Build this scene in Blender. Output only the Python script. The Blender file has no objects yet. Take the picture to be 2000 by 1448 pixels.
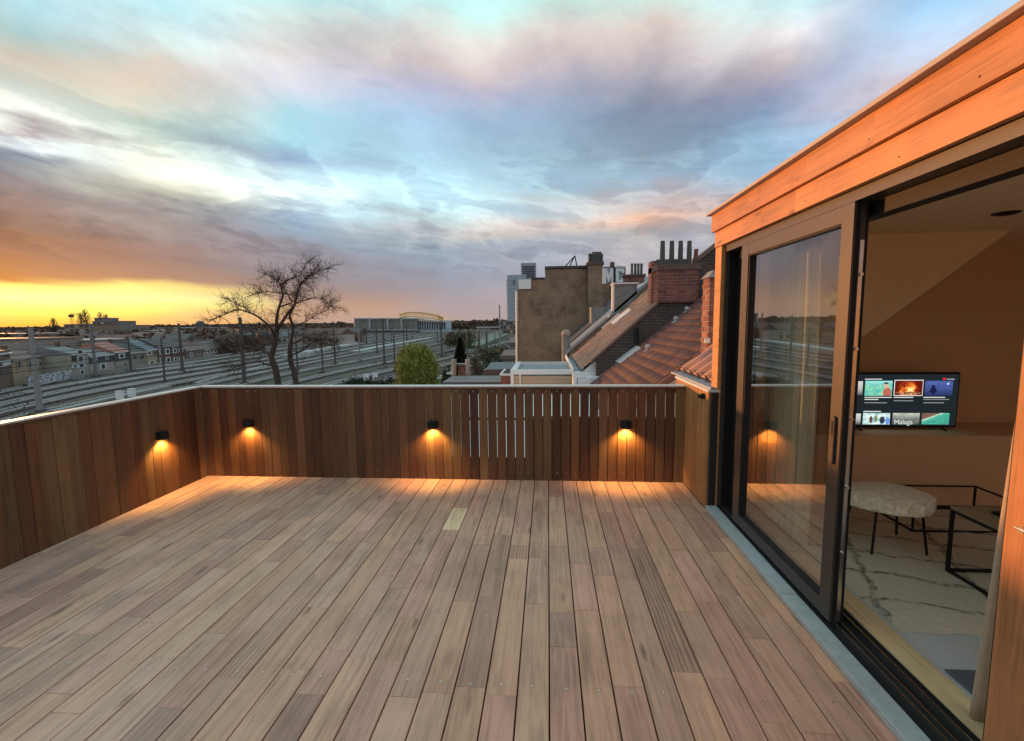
import bpy, bmesh, math, random
from mathutils import Vector, Matrix
R = math.radians
scene = bpy.context.scene
col = scene.collection
random.seed(7)

# ------------------------------------------------------------------ camera
CAM_H = 1.65
FPX = 900.0                       # focal length in pixels of a 2000 px wide frame
YAW, PITCH, ROLL = R(-4.499), R(5.952), R(-0.711)
_f = Vector((math.sin(YAW)*math.cos(PITCH), math.cos(YAW)*math.cos(PITCH), -math.sin(PITCH)))
_r0 = Vector((math.cos(YAW), -math.sin(YAW), 0)); _u0 = _r0.cross(_f)
_r = _r0*math.cos(ROLL) + _u0*math.sin(ROLL); _u = -_r0*math.sin(ROLL) + _u0*math.cos(ROLL)
EYE = Vector((0, 0, CAM_H))
cd = bpy.data.cameras.new('camera'); cam = bpy.data.objects.new('camera', cd); col.objects.link(cam)
m = Matrix((_r, _u, -_f)).transposed().to_4x4(); m.translation = EYE
cam.matrix_world = m
cd.sensor_width = 36; cd.lens = 36*FPX/2000; cd.clip_start = 0.05; cd.clip_end = 20000
scene.camera = cam
def ray(x, y): return _r*((x-1000)/FPX) - _u*((y-724)/FPX) + _f
def on_z(x, y, z): d = ray(x, y); return EYE + d*((z-CAM_H)/d.z)
def on_y(x, y, Y): d = ray(x, y); return EYE + d*(Y/d.y)
def lin(c):
    return tuple(((v/255)/12.92 if v/255 <= .04045 else ((v/255+.055)/1.055)**2.4) for v in c)

# ------------------------------------------------------------------ render / exposure
scene.render.engine = 'CYCLES'
scene.view_settings.view_transform = 'Standard'; scene.view_settings.look = 'None'
scene.view_settings.gamma = 1; scene.view_settings.exposure = 0.65
scene.cycles.use_denoising = True
scene.cycles.max_bounces = 8; scene.cycles.diffuse_bounces = 6; scene.cycles.adaptive_threshold = 0.02; scene.cycles.glossy_bounces = 4; scene.cycles.transmission_bounces = 6
scene.cycles.sample_clamp_indirect = 4.0

# ------------------------------------------------------------------ world: low-sun sky with cloud layers
SUN_AZ, SUN_EL = R(-53), R(1.7)
w = bpy.data.worlds.new('World'); scene.world = w; w.use_nodes = True
nt = w.node_tree; nt.nodes.clear()
def N(tree, t, **k):
    n = tree.nodes.new(t)
    for a, b in k.items(): setattr(n, a, b)
    return n
class G:                          # tiny expression helper for node trees
    def __init__(s, tree): s.t = tree
    def put(s, sock, v):
        if hasattr(v, 'is_output'): s.t.links.new(v, sock)
        elif isinstance(v, (tuple, list)) and len(v) == 3 and len(sock.default_value) == 4: sock.default_value = (*v, 1)
        else: sock.default_value = v
    def math(s, op, a, b=0.0, c=0.0, clamp=False):
        n = N(s.t, 'ShaderNodeMath', operation=op); n.use_clamp = clamp
        s.put(n.inputs[0], a); s.put(n.inputs[1], b); s.put(n.inputs[2], c); return n.outputs[0]
    def mapr(s, v, a, b, c=0.0, d=1.0, smooth=False):
        n = N(s.t, 'ShaderNodeMapRange'); n.interpolation_type = 'SMOOTHSTEP' if smooth else 'LINEAR'
        for i, q in enumerate((v, a, b, c, d)): s.put(n.inputs[i], q)
        return n.outputs[0]
    def mix(s, f, a, b, blend='MIX'):
        n = N(s.t, 'ShaderNodeMix', data_type='RGBA', blend_type=blend)
        s.put(n.inputs[0], f); s.put(n.inputs[6], a); s.put(n.inputs[7], b); return n.outputs[2]
    def ramp(s, v, stops, interp='LINEAR'):
        n = N(s.t, 'ShaderNodeValToRGB'); n.color_ramp.interpolation = interp
        e = n.color_ramp.elements
        while len(e) < len(stops): e.new(.5)
        for q, (p, c) in zip(e, stops): q.position = p; q.color = (*c, 1)
        s.put(n.inputs[0], v); return n.outputs[0]
    def noise(s, vec, scale, detail=4, rough=.55, dist=0.0, col=False):
        n = N(s.t, 'ShaderNodeTexNoise'); s.put(n.inputs['Vector'], vec)
        n.inputs['Scale'].default_value = scale; n.inputs['Detail'].default_value = detail
        n.inputs['Roughness'].default_value = rough; n.inputs['Distortion'].default_value = dist
        return n.outputs['Color' if col else 'Fac']
    def xyz(s, x, y, z):
        n = N(s.t, 'ShaderNodeCombineXYZ')
        for i, q in enumerate((x, y, z)): s.put(n.inputs[i], q)
        return n.outputs[0]
    def sep(s, v):
        n = N(s.t, 'ShaderNodeSeparateXYZ'); s.put(n.inputs[0], v); return n.outputs
    def mapping(s, v, loc=(0,0,0), rot=(0,0,0), scale=(1,1,1)):
        n = N(s.t, 'ShaderNodeMapping'); s.put(n.inputs[0], v)
        n.inputs[1].default_value = loc; n.inputs[2].default_value = rot; n.inputs[3].default_value = scale
        return n.outputs[0]
g = G(nt)
tc = N(nt, 'ShaderNodeTexCoord').outputs['Generated']
sx, sy, sz = g.sep(tc)
az = g.math('ARCTAN2', sx, sy)
el = g.math('ARCSINE', sz)
# cloud-layer coordinates: the sky projected on a flat layer, stretched along the wind
den = g.math('ADD', g.math('MAXIMUM', sz, 0.0), 0.22)
lay = g.xyz(g.math('DIVIDE', sx, den), g.math('DIVIDE', sy, den), 0.0)
lay1 = g.mapping(lay, (3.1, 0.7, 0), (0, 0, R(40)), (1.9, .95, 1))
lay2 = g.mapping(lay, (1.3, 5.2, 0), (0, 0, R(40)), (3.6, 2.2, 1))
n1 = g.noise(lay1, 1.1, 3, .5, .5)
n2 = g.noise(lay2, 1.4, 4, .5, .5)
band = g.xyz(g.math('MULTIPLY', az, 2.6), g.math('MULTIPLY', g.math('ADD', el, g.math('MULTIPLY', az, .10)), 17.0), 0.3)
n4 = g.noise(band, 1.3, 5, .58, 0.0)
n5 = g.noise(g.mapping(band, (4, 9, 2), (0,0,0), (.9, 1.9, 1)), 1.5, 4, .6, 0.0)
bmask = g.math('MULTIPLY', g.mapr(el, R(4), R(9), smooth=True), g.mapr(el, R(15), R(23), 1, 0, smooth=True))
n3 = g.noise(g.mapping(lay, (8, 2, 0), (0, 0, R(40)), (1.0, .6, 1)), 1.0, 2, .5, 0.0)
elpos = g.math('MAXIMUM', el, 0.0)
amp = g.math('ADD', 0.006, g.math('MULTIPLY', elpos, .20))
wv = g.math('ADD', g.math('MULTIPLY', g.math('SUBTRACT', n1, .5), .75), g.math('MULTIPLY', g.math('SUBTRACT', n2, .5), .55))
elw = g.math('ADD', el, g.math('MULTIPLY', wv, amp))
elw = g.math('ADD', elw, g.math('MULTIPLY', bmask, g.math('MULTIPLY', g.math('SUBTRACT', n4, .5), .085)))
azw = g.math('ADD', az, g.math('MULTIPLY', g.math('SUBTRACT', n3, .5), .5))
pos = g.math('DIVIDE', g.math('ADD', elw, R(2)), R(44))
SKY = [
 (0, [(-60,(178,212,220)),(0,(165,205,215)),(60,(155,185,185)),(115,(190,180,165)),(165,(192,197,184)),(212,(238,242,232)),(238,(160,150,152)),(258,(215,226,226)),(290,(112,126,142)),(335,(114,112,122)),(385,(126,106,102)),(440,(136,102,86)),(500,(152,101,72)),(546,(184,118,64)),(558,(250,222,120)),(582,(255,244,160)),(604,(255,240,110)),(625,(252,200,80)),(645,(245,165,60))]),
 (300,[(-60,(178,216,224)),(0,(168,214,224)),(60,(203,226,224)),(125,(203,192,178)),(180,(212,197,178)),(245,(178,196,182)),(295,(200,210,196)),(340,(250,250,228)),(372,(190,190,172)),(405,(138,134,132)),(455,(132,114,110)),(505,(140,110,100)),(546,(168,124,94)),(560,(252,226,126)),(582,(255,242,158)),(598,(252,232,128)),(618,(238,190,118)),(645,(228,165,100))]),
 (600,[(-60,(178,218,224)),(0,(168,220,224)),(60,(206,225,220)),(120,(215,210,206)),(180,(206,206,216)),(230,(158,200,211)),(280,(152,194,206)),(312,(142,166,192)),(350,(200,234,240)),(384,(226,246,246)),(412,(134,154,174)),(442,(132,154,172)),(482,(128,126,136)),(525,(132,122,126)),(565,(144,122,116)),(600,(176,140,116)),(645,(180,148,128))]),
 (900,[(-60,(178,218,224)),(0,(182,220,216)),(60,(206,202,196)),(120,(196,183,182)),(172,(172,174,196)),(230,(156,186,212)),(300,(160,195,214)),(380,(187,226,236)),(422,(196,230,236)),(452,(172,176,177)),(482,(132,147,162)),(540,(136,141,156)),(590,(154,142,146)),(645,(166,146,140))]),
 (1200,[(-60,(178,218,222)),(0,(187,221,212)),(60,(200,186,178)),(120,(172,162,166)),(172,(138,139,154)),(222,(114,127,147)),(300,(122,141,156)),(350,(147,171,186)),(402,(182,162,157)),(432,(222,178,152)),(462,(172,167,167)),(520,(166,160,166)),(645,(178,158,150))]),
 (1500,[(-60,(176,216,228)),(0,(187,225,226)),(60,(215,211,211)),(130,(178,166,170)),(182,(144,145,168)),(230,(122,144,172)),(282,(138,170,194)),(340,(137,167,191)),(420,(160,165,176)),(520,(165,162,170)),(645,(170,158,158))]),
 (1900,[(-60,(150,196,232)),(0,(166,206,236)),(70,(190,204,226)),(140,(196,186,196)),(230,(140,166,200)),(340,(142,168,190)),(520,(158,160,170)),(645,(165,158,160))]),
]
BACK = [(0.0,(165,150,150)),(.12,(172,160,164)),(.35,(176,176,188)),(.7,(184,204,214)),(1,(186,216,222))]
cols = []
for px, st in SKY:
    d = ray(px, 500); a = math.atan2(d.x, d.y); stops = []
    for py, c in st:
        d = ray(px, py).normalized()
        stops.append((min(1, max(0, (math.asin(d.z)+R(2))/R(44))), lin(c)))
    stops.sort(key=lambda q: q[0]); cols.append((a, g.ramp(pos, stops)))
back = g.ramp(pos, [(p, lin(c)) for p, c in BACK])
seq = [(R(-170), back), (R(-112), back), (R(-66), cols[1][1])] + cols + [(R(85), back)]
c = seq[0][1]
for (a0, _), (a1, nx) in zip(seq, seq[1:]):
    if nx is back and c is back: continue
    c = g.mix(g.mapr(azw, a0, a1), c, nx)
# thin bright and dark streaks inside the layer
st = g.mapr(n2, .30, .72, .93, 1.07)
st2 = g.mapr(n1, .30, .70, .94, 1.06)
stf = g.math('MULTIPLY', g.math('MULTIPLY', st, st2), g.math('ADD', 1.0, g.math('MULTIPLY', bmask, g.mapr(n5, .3, .7, -.09, .12))))
fade = g.mapr(el, R(1.5), R(7))
stf = g.math('ADD', 1.0, g.math('MULTIPLY', fade, g.math('SUBTRACT', stf, 1.0)))
# broken cloud: crisp small pieces low down, larger softer ones higher up
cb = g.xyz(g.math('MULTIPLY', az, 5.0), g.math('MULTIPLY', g.math('ADD', el, g.math('MULTIPLY', az, .12)), 13.0), 1.7)
ca_ = g.noise(cb, 1.15, 9, .60, .35)
cb2 = g.noise(g.mapping(cb, (7.3, 2.2, 4), (0,0,0), (.42,.50,1)), 1.0, 8, .58, .3)
low = g.math('MULTIPLY', g.mapr(el, R(4.5), R(8), smooth=True), g.mapr(el, R(15), R(22), 1, .25, smooth=True))
high = g.mapr(el, R(10), R(17), smooth=True)
m1 = g.math('MULTIPLY', g.mapr(ca_, .50, .60, smooth=True), low)
rim = g.math('MULTIPLY', g.math('MULTIPLY', g.mapr(ca_, .44, .50, smooth=True), g.mapr(ca_, .50, .56, 1, 0, smooth=True)), low)
m2 = g.math('MULTIPLY', g.mapr(cb2, .46, .66, smooth=True), high)
c = g.mix(g.math('MULTIPLY', m1, .46), c, g.mix(1.0, c, (.62, .62, .72), 'MULTIPLY'))
c = g.mix(g.math('MULTIPLY', rim, .34), c, g.mix(1.0, c, (1.30, 1.28, 1.25), 'MULTIPLY'))
c = g.mix(g.math('MULTIPLY', m2, .62), c, g.mix(1.0, c, (.72, .72, .74), 'MULTIPLY'))
cl = N(nt, 'ShaderNodeVectorMath', operation='SCALE'); nt.links.new(c, cl.inputs[0]); nt.links.new(g.math('MULTIPLY', stf, 8.8), cl.inputs['Scale'])
sky = N(nt, 'ShaderNodeTexSky', sky_type='NISHITA'); sky.sun_disc = False
sky.sun_elevation = SUN_EL; sky.sun_rotation = SUN_AZ
sky.air_density = 1.0; sky.dust_density = 2.0; sky.ozone_density = 2.0
tot = g.mix(.94, sky.outputs[0], cl.outputs[0])
bg = N(nt, 'ShaderNodeBackground'); nt.links.new(tot, bg.inputs[0]); bg.inputs[1].default_value = 0.1
nt.links.new(bg.outputs[0], N(nt, 'ShaderNodeOutputWorld').inputs[0])

# ------------------------------------------------------------------ sun, just above the horizon
sl = bpy.data.lights.new('sun', 'SUN'); sl.energy = 3.3; sl.angle = R(2.0); sl.color = (1.0, .40, .12)
so = bpy.data.objects.new('sun', sl); col.objects.link(so)
sd = Vector((math.sin(SUN_AZ)*math.cos(SUN_EL), math.cos(SUN_AZ)*math.cos(SUN_EL), math.sin(SUN_EL)))
so.rotation_euler = sd.to_track_quat('Z', 'Y').to_euler(); so.location = sd*50

# ------------------------------------------------------------------ helpers
def link(o, parent=None):
    col.objects.link(o)
    if parent:
        o.parent = parent
        if parent.type == 'EMPTY': o.matrix_parent_inverse = Matrix.Translation(-parent.location)
    return o
def tag(o, label=None, cat=None, group=None, kind=None):
    if label: o['label'] = label
    if cat: o['category'] = cat
    if group: o['group'] = group
    if kind: o['kind'] = kind
    return o
def thing(name, loc, label, cat, group=None):
    o = bpy.data.objects.new(name, None); o.location = loc; o.empty_display_size = .1
    link(o); return tag(o, label, cat, group)
class MB:
    def __init__(s): s.v = []; s.f = []
    def add(s, vs, fs):
        b = len(s.v); s.v += [tuple(v) for v in vs]; s.f += [tuple(b+i for i in f) for f in fs]; return s
    def box(s, x0, x1, y0, y1, z0, z1):
        return s.add([(x,y,z) for z in (z0,z1) for x,y in ((x0,y0),(x1,y0),(x1,y1),(x0,y1))],
                     [(3,2,1,0),(4,5,6,7),(0,1,5,4),(1,2,6,5),(2,3,7,6),(3,0,4,7)])
    def hexa(s, b, t):            # four bottom points, four top points
        return s.add(list(b)+list(t), [(3,2,1,0),(4,5,6,7),(0,1,5,4),(1,2,6,5),(2,3,7,6),(3,0,4,7)])
    def prism(s, pts, ext):       # flat polygon swept along a vector
        n = len(pts); e = Vector(ext); p = [Vector(q) for q in pts]
        s.add(p+[q+e for q in p], [tuple(range(n-1,-1,-1)), tuple(range(n,2*n))]+[(i,(i+1)%n,n+(i+1)%n,n+i) for i in range(n)])
        return s
    def tube(s, pts, rad, n=8, cap=True):
        pts = [Vector(p) for p in pts]; rings = []
        if not isinstance(rad, (list, tuple)): rad = [rad]*len(pts)
        for i, p in enumerate(pts):
            d = (pts[min(i+1,len(pts)-1)]-pts[max(i-1,0)]).normalized()
            a = Vector((0,0,1)) if abs(d.z) < .9 else Vector((1,0,0))
            x = d.cross(a).normalized(); y = d.cross(x)
            rings.append([p+(x*math.cos(2*math.pi*k/n)+y*math.sin(2*math.pi*k/n))*rad[i] for k in range(n)])
        fs = [(i*n+k, i*n+(k+1)%n, (i+1)*n+(k+1)%n, (i+1)*n+k) for i in range(len(pts)-1) for k in range(n)]
        if cap: fs += [tuple(range(n-1,-1,-1)), tuple((len(pts)-1)*n+k for k in range(n))]
        return s.add([v for q in rings for v in q], fs)
    def lathe(s, c, prof, n=12):  # profile of (radius, z)
        c = Vector(c)
        vs = [c+Vector((r*math.cos(2*math.pi*k/n), r*math.sin(2*math.pi*k/n), z)) for r, z in prof for k in range(n)]
        fs = [(i*n+k, i*n+(k+1)%n, (i+1)*n+(k+1)%n, (i+1)*n+k) for i in range(len(prof)-1) for k in range(n)]
        fs += [tuple(range(n-1,-1,-1)), tuple((len(prof)-1)*n+k for k in range(n))]
        return s.add(vs, fs)
    def mesh(s, name, bevel=0, smooth=False):
        me = bpy.data.meshes.new(name); me.from_pydata(s.v, [], s.f)
        if bevel:
            bm = bmesh.new(); bm.from_mesh(me)
            bmesh.ops.recalc_face_normals(bm, faces=bm.faces)
            bmesh.ops.bevel(bm, geom=list(bm.edges), offset=bevel, segments=1, affect='EDGES', profile=.5)
            bm.to_mesh(me); bm.free()
        if smooth:
            for p in me.polygons: p.use_smooth = True
        me.update(); return me
    def build(s, name, mat, parent=None, color=None, bevel=0, smooth=False, kind=None, label=None):
        me = s.mesh(name, bevel, smooth); me.materials.append(mat)
        o = bpy.data.objects.new(name, me); link(o, parent)
        if color: o.color = (*color, 1)
        if kind: o['kind'] = kind
        if label: o['label'] = label
        return o
def B(*a): return MB().box(*a)
def struct(o): o['kind'] = 'structure'; return o
def instance(name, me, loc, parent, color=None, rot=None, scale=None):
    o = bpy.data.objects.new(name, me); link(o, parent); o.location = loc
    if rot: o.rotation_euler = rot
    if scale: o.scale = scale
    if color: o.color = (*color, 1)
    return o

# ------------------------------------------------------------------ materials
def newmat(name):
    mt = bpy.data.materials.new(name); mt.use_nodes = True
    t = mt.node_tree; b = t.nodes['Principled BSDF']; return mt, G(t), b
def geo(g_): return N(g_.t, 'ShaderNodeNewGeometry').outputs['Position']
def plain(name, c, rough=.6, metal=0.0, var=.12, scale=3.0, bump=0.0, bscale=40, spec=.5, objcol=False, stain=0.0):
    mt, q, b = newmat(name); P = geo(q)
    n = q.noise(P, scale, 5, .6)
    base = c
    if objcol: base = N(q.t, 'ShaderNodeObjectInfo').outputs['Color']
    cc = q.mix(1.0, base, q.ramp(n, [(.25, (1-var,)*3), (.75, (1+var,)*3)]), 'MULTIPLY')
    if stain:
        s2 = q.noise(q.mapping(P, scale=(1, 1, .25)), scale*.6, 5, .65)
        cc = q.mix(q.mapr(s2, .48, .75, 0, stain), cc, (.05, .045, .04))
    q.t.links.new(cc, b.inputs['Base Color'])
    b.inputs['Roughness'].default_value = rough; b.inputs['Metallic'].default_value = metal
    b.inputs['Specular IOR Level'].default_value = spec
    if bump:
        bn = N(q.t, 'ShaderNodeBump'); bn.inputs['Strength'].default_value = bump; bn.inputs['Distance'].default_value = .01
        q.t.links.new(q.noise(P, bscale, 4, .6), bn.inputs['Height']); q.t.links.new(bn.outputs[0], b.inputs['Normal'])
    return mt
def wood(name, axis, rough=.55, ribs=0.0, contrast=.45, spec=.35, gscale=1.0):
    mt, q, b = newmat(name); P = geo(q)
    oi = N(q.t, 'ShaderNodeObjectInfo'); rnd = oi.outputs['Random']
    off = q.xyz(q.math('MULTIPLY', rnd, 37.0), q.math('MULTIPLY', rnd, 91.0), q.math('MULTIPLY', rnd, 53.0))
    va = N(q.t, 'ShaderNodeVectorMath', operation='ADD'); q.t.links.new(P, va.inputs[0]); q.t.links.new(off, va.inputs[1])
    s = [34*gscale]*3; s[axis] = 1.6*gscale
    s2 = [150*gscale]*3; s2[axis] = 4*gscale
    v1 = q.mapping(va.outputs[0], scale=s); v2 = q.mapping(va.outputs[0], scale=s2)
    n_1 = q.noise(v1, 1.0, 5, .6, 1.2); n_2 = q.noise(v2, 1.0, 3, .6)
    n_3 = q.noise(va.outputs[0], 2.2, 4, .6)
    f = q.math('ADD', q.math('MULTIPLY', n_1, .6), q.math('ADD', q.math('MULTIPLY', n_2, .25), q.math('MULTIPLY', n_3, .35)))
    mul = q.ramp(f, [(.38, (1-contrast, 1-contrast*1.05, 1-contrast*1.1)), (.62, (1, 1, 1)), (.85, (1+contrast*.4, 1+contrast*.38, 1+contrast*.34))])
    cc = q.mix(1.0, oi.outputs['Color'], mul, 'MULTIPLY')
    ws = q.noise(P, 1.1, 6, .65); cc = q.mix(1.0, cc, q.ramp(ws, [(.32,(.80,.79,.78)),(.55,(1,1,1)),(.75,(1.08,1.07,1.06))]), 'MULTIPLY')
    kn = N(q.t, 'ShaderNodeTexVoronoi'); ks = [7.0]*3; ks[axis] = 1.6; q.t.links.new(q.mapping(va.outputs[0], scale=ks), kn.inputs[0]); kn.inputs['Scale'].default_value = 1.0
    cc = q.mix(q.mapr(kn.outputs['Distance'], .05, .13, .55, 0), cc, (.05,.03,.02))
    q.t.links.new(cc, b.inputs['Base Color'])
    q.t.links.new(q.mapr(n_1, .2, .8, rough-.1, rough+.12), b.inputs['Roughness'])
    b.inputs['Specular IOR Level'].default_value = spec
    bn = N(q.t, 'ShaderNodeBump'); bn.inputs['Strength'].default_value = .25 + ribs; bn.inputs['Distance'].default_value = .002 + .004*ribs
    h = q.math('ADD', n_1, q.math('MULTIPLY', n_2, .5))
    if ribs:
        wv_ = N(q.t, 'ShaderNodeTexWave'); wv_.bands_direction = 'X'
        wv_.inputs['Scale'].default_value = 14; wv_.inputs['Distortion'].default_value = 5; wv_.inputs['Detail'].default_value = 2
        s3 = [1.0]*3; s3[axis] = .10
        q.t.links.new(q.mapping(va.outputs[0], scale=s3), wv_.inputs[0]); h = q.math('ADD', h, q.math('MULTIPLY', wv_.outputs['Fac'], 1.6))
        q.t.links.new(q.mix(q.mapr(wv_.outputs['Fac'], .1, .6, .28, 0), cc, (.04, .028, .02)), b.inputs['Base Color'])
    q.t.links.new(h, bn.inputs['Height']); q.t.links.new(bn.outputs[0], b.inputs['Normal'])
    return mt
def brickmat(name, c1, c2, mortar, scale=1.0, axis='xz'):
    mt, q, b = newmat(name); P = geo(q); x, y, z = q.sep(P)
    v = q.xyz(q.math('ADD', x, y), z, 0.0)
    br = N(q.t, 'ShaderNodeTexBrick'); q.t.links.new(v, br.inputs[0])
    br.inputs['Scale'].default_value = scale; br.inputs['Brick Width'].default_value = .22; br.inputs['Row Height'].default_value = .072
    br.inputs['Mortar Size'].default_value = .008; br.inputs['Color1'].default_value = (*c1, 1); br.inputs['Color2'].default_value = (*c2, 1); br.inputs['Mortar'].default_value = (*mortar, 1)
    n = q.noise(P, 1.3, 6, .65); cc = q.mix(1.0, br.outputs['Color'], q.ramp(n, [(.28, (.50, .48, .46)), (.5, (.92,.9,.88)), (.72, (1.25, 1.2, 1.16))]), 'MULTIPLY')
    s2 = q.noise(q.mapping(P, scale=(1, 1, .2)), 1.6, 6, .7)
    cc = q.mix(q.mapr(s2, .52, .78, 0, .6), cc, (.035, .03, .027))
    q.t.links.new(cc, b.inputs['Base Color']); b.inputs['Roughness'].default_value = .9
    bn = N(q.t, 'ShaderNodeBump'); bn.inputs['Strength'].default_value = .6; bn.inputs['Distance'].default_value = .01; bn.invert = True
    q.t.links.new(br.outputs['Fac'], bn.inputs['Height']); q.t.links.new(bn.outputs[0], b.inputs['Normal'])
    return mt
def emis(name, c, s=1.0):
    mt = bpy.data.materials.new(name); mt.use_nodes = True; t = mt.node_tree; t.nodes.clear()
    e = N(t, 'ShaderNodeEmission'); e.inputs[0].default_value = (*c, 1); e.inputs[1].default_value = s
    t.links.new(e.outputs[0], N(t, 'ShaderNodeOutputMaterial').inputs[0]); return mt
M = {}
M['deck'] = wood('deck_wood', 1, .55, contrast=.52)
M['deck_rib'] = wood('deck_wood_ribbed', 1, .6, ribs=.32)
M['fence'] = wood('fence_wood', 2, .5, contrast=.5)
M['fascia'] = wood('fascia_wood', 1, .5, contrast=.5, gscale=.7)
M['alu'] = plain('pale_metal', (.72, .70, .68), .35, .3, .06)
M['coping'] = plain('coping_metal', (.66, .61, .56), .4, .2, .06)
M['roofedge'] = plain('roof_edge_metal', (.36, .30, .26), .5, .2, .08)
M['bronze'] = plain('bronze_frame', (.055, .044, .037), .36, .1, .05)
M['black'] = plain('black_metal', (.012, .012, .013), .6, 0, .05, spec=.22)
M['steel'] = plain('steel', (.62, .60, .57), .25, 1.0, .1, 20)
M['stone'] = plain('blue_stone', (.41, .42, .41), .6, 0, .16, 14, .3, 120)
M['dark'] = plain('dark_void', (.02, .018, .016), .9)
M['render_white'] = plain('white_render', (.76, .73, .70), .85, 0, .1, 2, stain=.25)
M['render_grey'] = plain('grey_render', (.22, .215, .20), .9, 0, .25, 3, stain=.45)
M['paint_white'] = plain('white_paint', (.75, .74, .72), .5, 0, .05)
M['obj'] = plain('coloured_surface', (.5,.5,.5), .8, 0, .14, 1.2, objcol=True, stain=.22)
M['objs'] = plain('coloured_smooth', (.5,.5,.5), .6, 0, .06, 2, objcol=True)
M['glassd'] = plain('dark_window_glass', (.03, .035, .04), .08, 0, .05, 1)
M['tile'] = plain('clay_tile', (.5,.5,.5), .65, 0, .22, 5, .15, 60, objcol=True, stain=.3)
M['zinc'] = plain('zinc_sheet', (.27, .30, .33), .45, .5, .12, 2)
M['slate'] = plain('dark_slate', (.055, .058, .065), .6, 0, .25, 6, stain=.2)
M['brick_tan'] = brickmat('tan_brick', (.31, .195, .12), (.24, .15, .092), (.28, .23, .185))
M['brick_red'] = brickmat('red_brick', (.30, .085, .05), (.22, .06, .04), (.30, .24, .21))
M['brick_dark'] = brickmat('dark_brick', (.085, .05, .04), (.055, .038, .033), (.10, .09, .085))
M['brick'] = plain('brick_piece', (.3,.1,.06), .9, 0, .2, 12, .3, 90, objcol=True, stain=.2)
M['mortar'] = plain('mortar', (.30, .26, .22), .95, 0, .15, 20)
def glassmat():
    mt = bpy.data.materials.new('pane_glass'); mt.use_nodes = True; t = mt.node_tree; t.nodes.clear(); q = G(t)
    gl = N(t, 'ShaderNodeBsdfGlossy'); gl.inputs['Roughness'].default_value = .0; gl.inputs['Color'].default_value = (.95, .95, .95, 1)
    tr = N(t, 'ShaderNodeBsdfTransparent'); tr.inputs[0].default_value = (.84, .88, .86, 1)
    fr = N(t, 'ShaderNodeFresnel'); fr.inputs[0].default_value = 1.75
    bf = N(t, 'ShaderNodeNewGeometry').outputs['Backfacing']
    f = q.math('MULTIPLY', q.math('MULTIPLY', fr.outputs[0], 2.8, clamp=True), q.math('SUBTRACT', 1.0, bf))
    mx = N(t, 'ShaderNodeMixShader'); t.links.new(f, mx.inputs[0]); t.links.new(tr.outputs[0], mx.inputs[1]); t.links.new(gl.outputs[0], mx.inputs[2])
    t.links.new(mx.outputs[0], N(t, 'ShaderNodeOutputMaterial').inputs[0]); return mt
M['glass'] = glassmat()
# ================================================================== TERRACE
XL, XR, YF, YN = -3.77, 1.37, 4.69, -1.5       # deck edges
FZ = 1.0                                       # fence height
PITCH_D = .1433
deck = thing('wooden_deck', (0, 2, -.05), None, None)
deck['kind'] = 'structure'
B(XL-.05, XR+.3, YN, YF+.08, -.25, -.034).build('deck_base', M['dark'], deck)  # shade of the board gaps is put into this near-black colour
PAL = [(.37,.272,.195),(.36,.27,.20),(.39,.28,.19),(.375,.258,.195),(.365,.25,.188),(.345,.255,.185),(.395,.295,.20),(.335,.245,.18),(.38,.27,.18)]
DARK = [(.29,.205,.155),(.30,.225,.175),(.275,.185,.14)]
rd = random.Random(21)
JY = 3.26                                      # line of butt joints
k0 = math.floor(XL/PITCH_D); nscrew = MB()
for k in range(k0, 10):
    x0, x1 = max(XL, k*PITCH_D+.0034), min(XR, (k+1)*PITCH_D-.0034)
    if x1-x0 < .03: continue
    cuts = [YN, YF]; joints = []
    if k % 2 == 0: cuts.append(JY); joints.append(JY)
    y = YN + 1.9 + rd.uniform(0, .9)
    while y < YF-.25:
        if abs(y-JY) > .16: cuts.append(y)
        y += rd.choice([.33,.5,.62,.8,1.0,1.25])*rd.uniform(.8,1.2)
    special = {}
    if k == -6:
        cuts = [q for q in cuts if not 3.2 < q < 4.2] + [3.50, 3.935]; special = {3.50: (.88,.60,.36)}
    cuts = sorted(set(cuts)); last = None
    for a, b in zip(cuts, cuts[1:]):
        if a in special: c = special[a]
        else:
            c = rd.choice(DARK) if rd.random() < .09 else rd.choice(PAL)
            if c is last: c = rd.choice(PAL)
            last = c
            warm = (k+26)/36; v = rd.uniform(.92, 1.07)
            c = (c[0]*v*(1.60+.08*warm), c[1]*v*(1.31-.08*warm), c[2]*v*(1.30-.19*warm))
        g0 = .002 if a in joints else 0.0; g1 = .002 if b in joints else 0.0
        dz = rd.uniform(-.0012, .0012)
        B(x0, x1, a+g0+.0003, b-g1-.0003, -.03, dz).build('deck_board', M['deck_rib'] if (rd.random() < .07 and a not in special) else M['deck'], deck, c, bevel=.0016)
    for ys in (1.44, 1.935, 2.425, 2.915, 3.405, 3.9, 4.39):
        nscrew.lathe(((x0+x1)/2+rd.uniform(-.012, .012), ys+rd.uniform(-.008, .008), -.002), [(.0052, 0), (.0052, .0045), (.003, .0052)], 6)
nscrew.build('screws', M['steel'], deck, kind='stuff')

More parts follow.
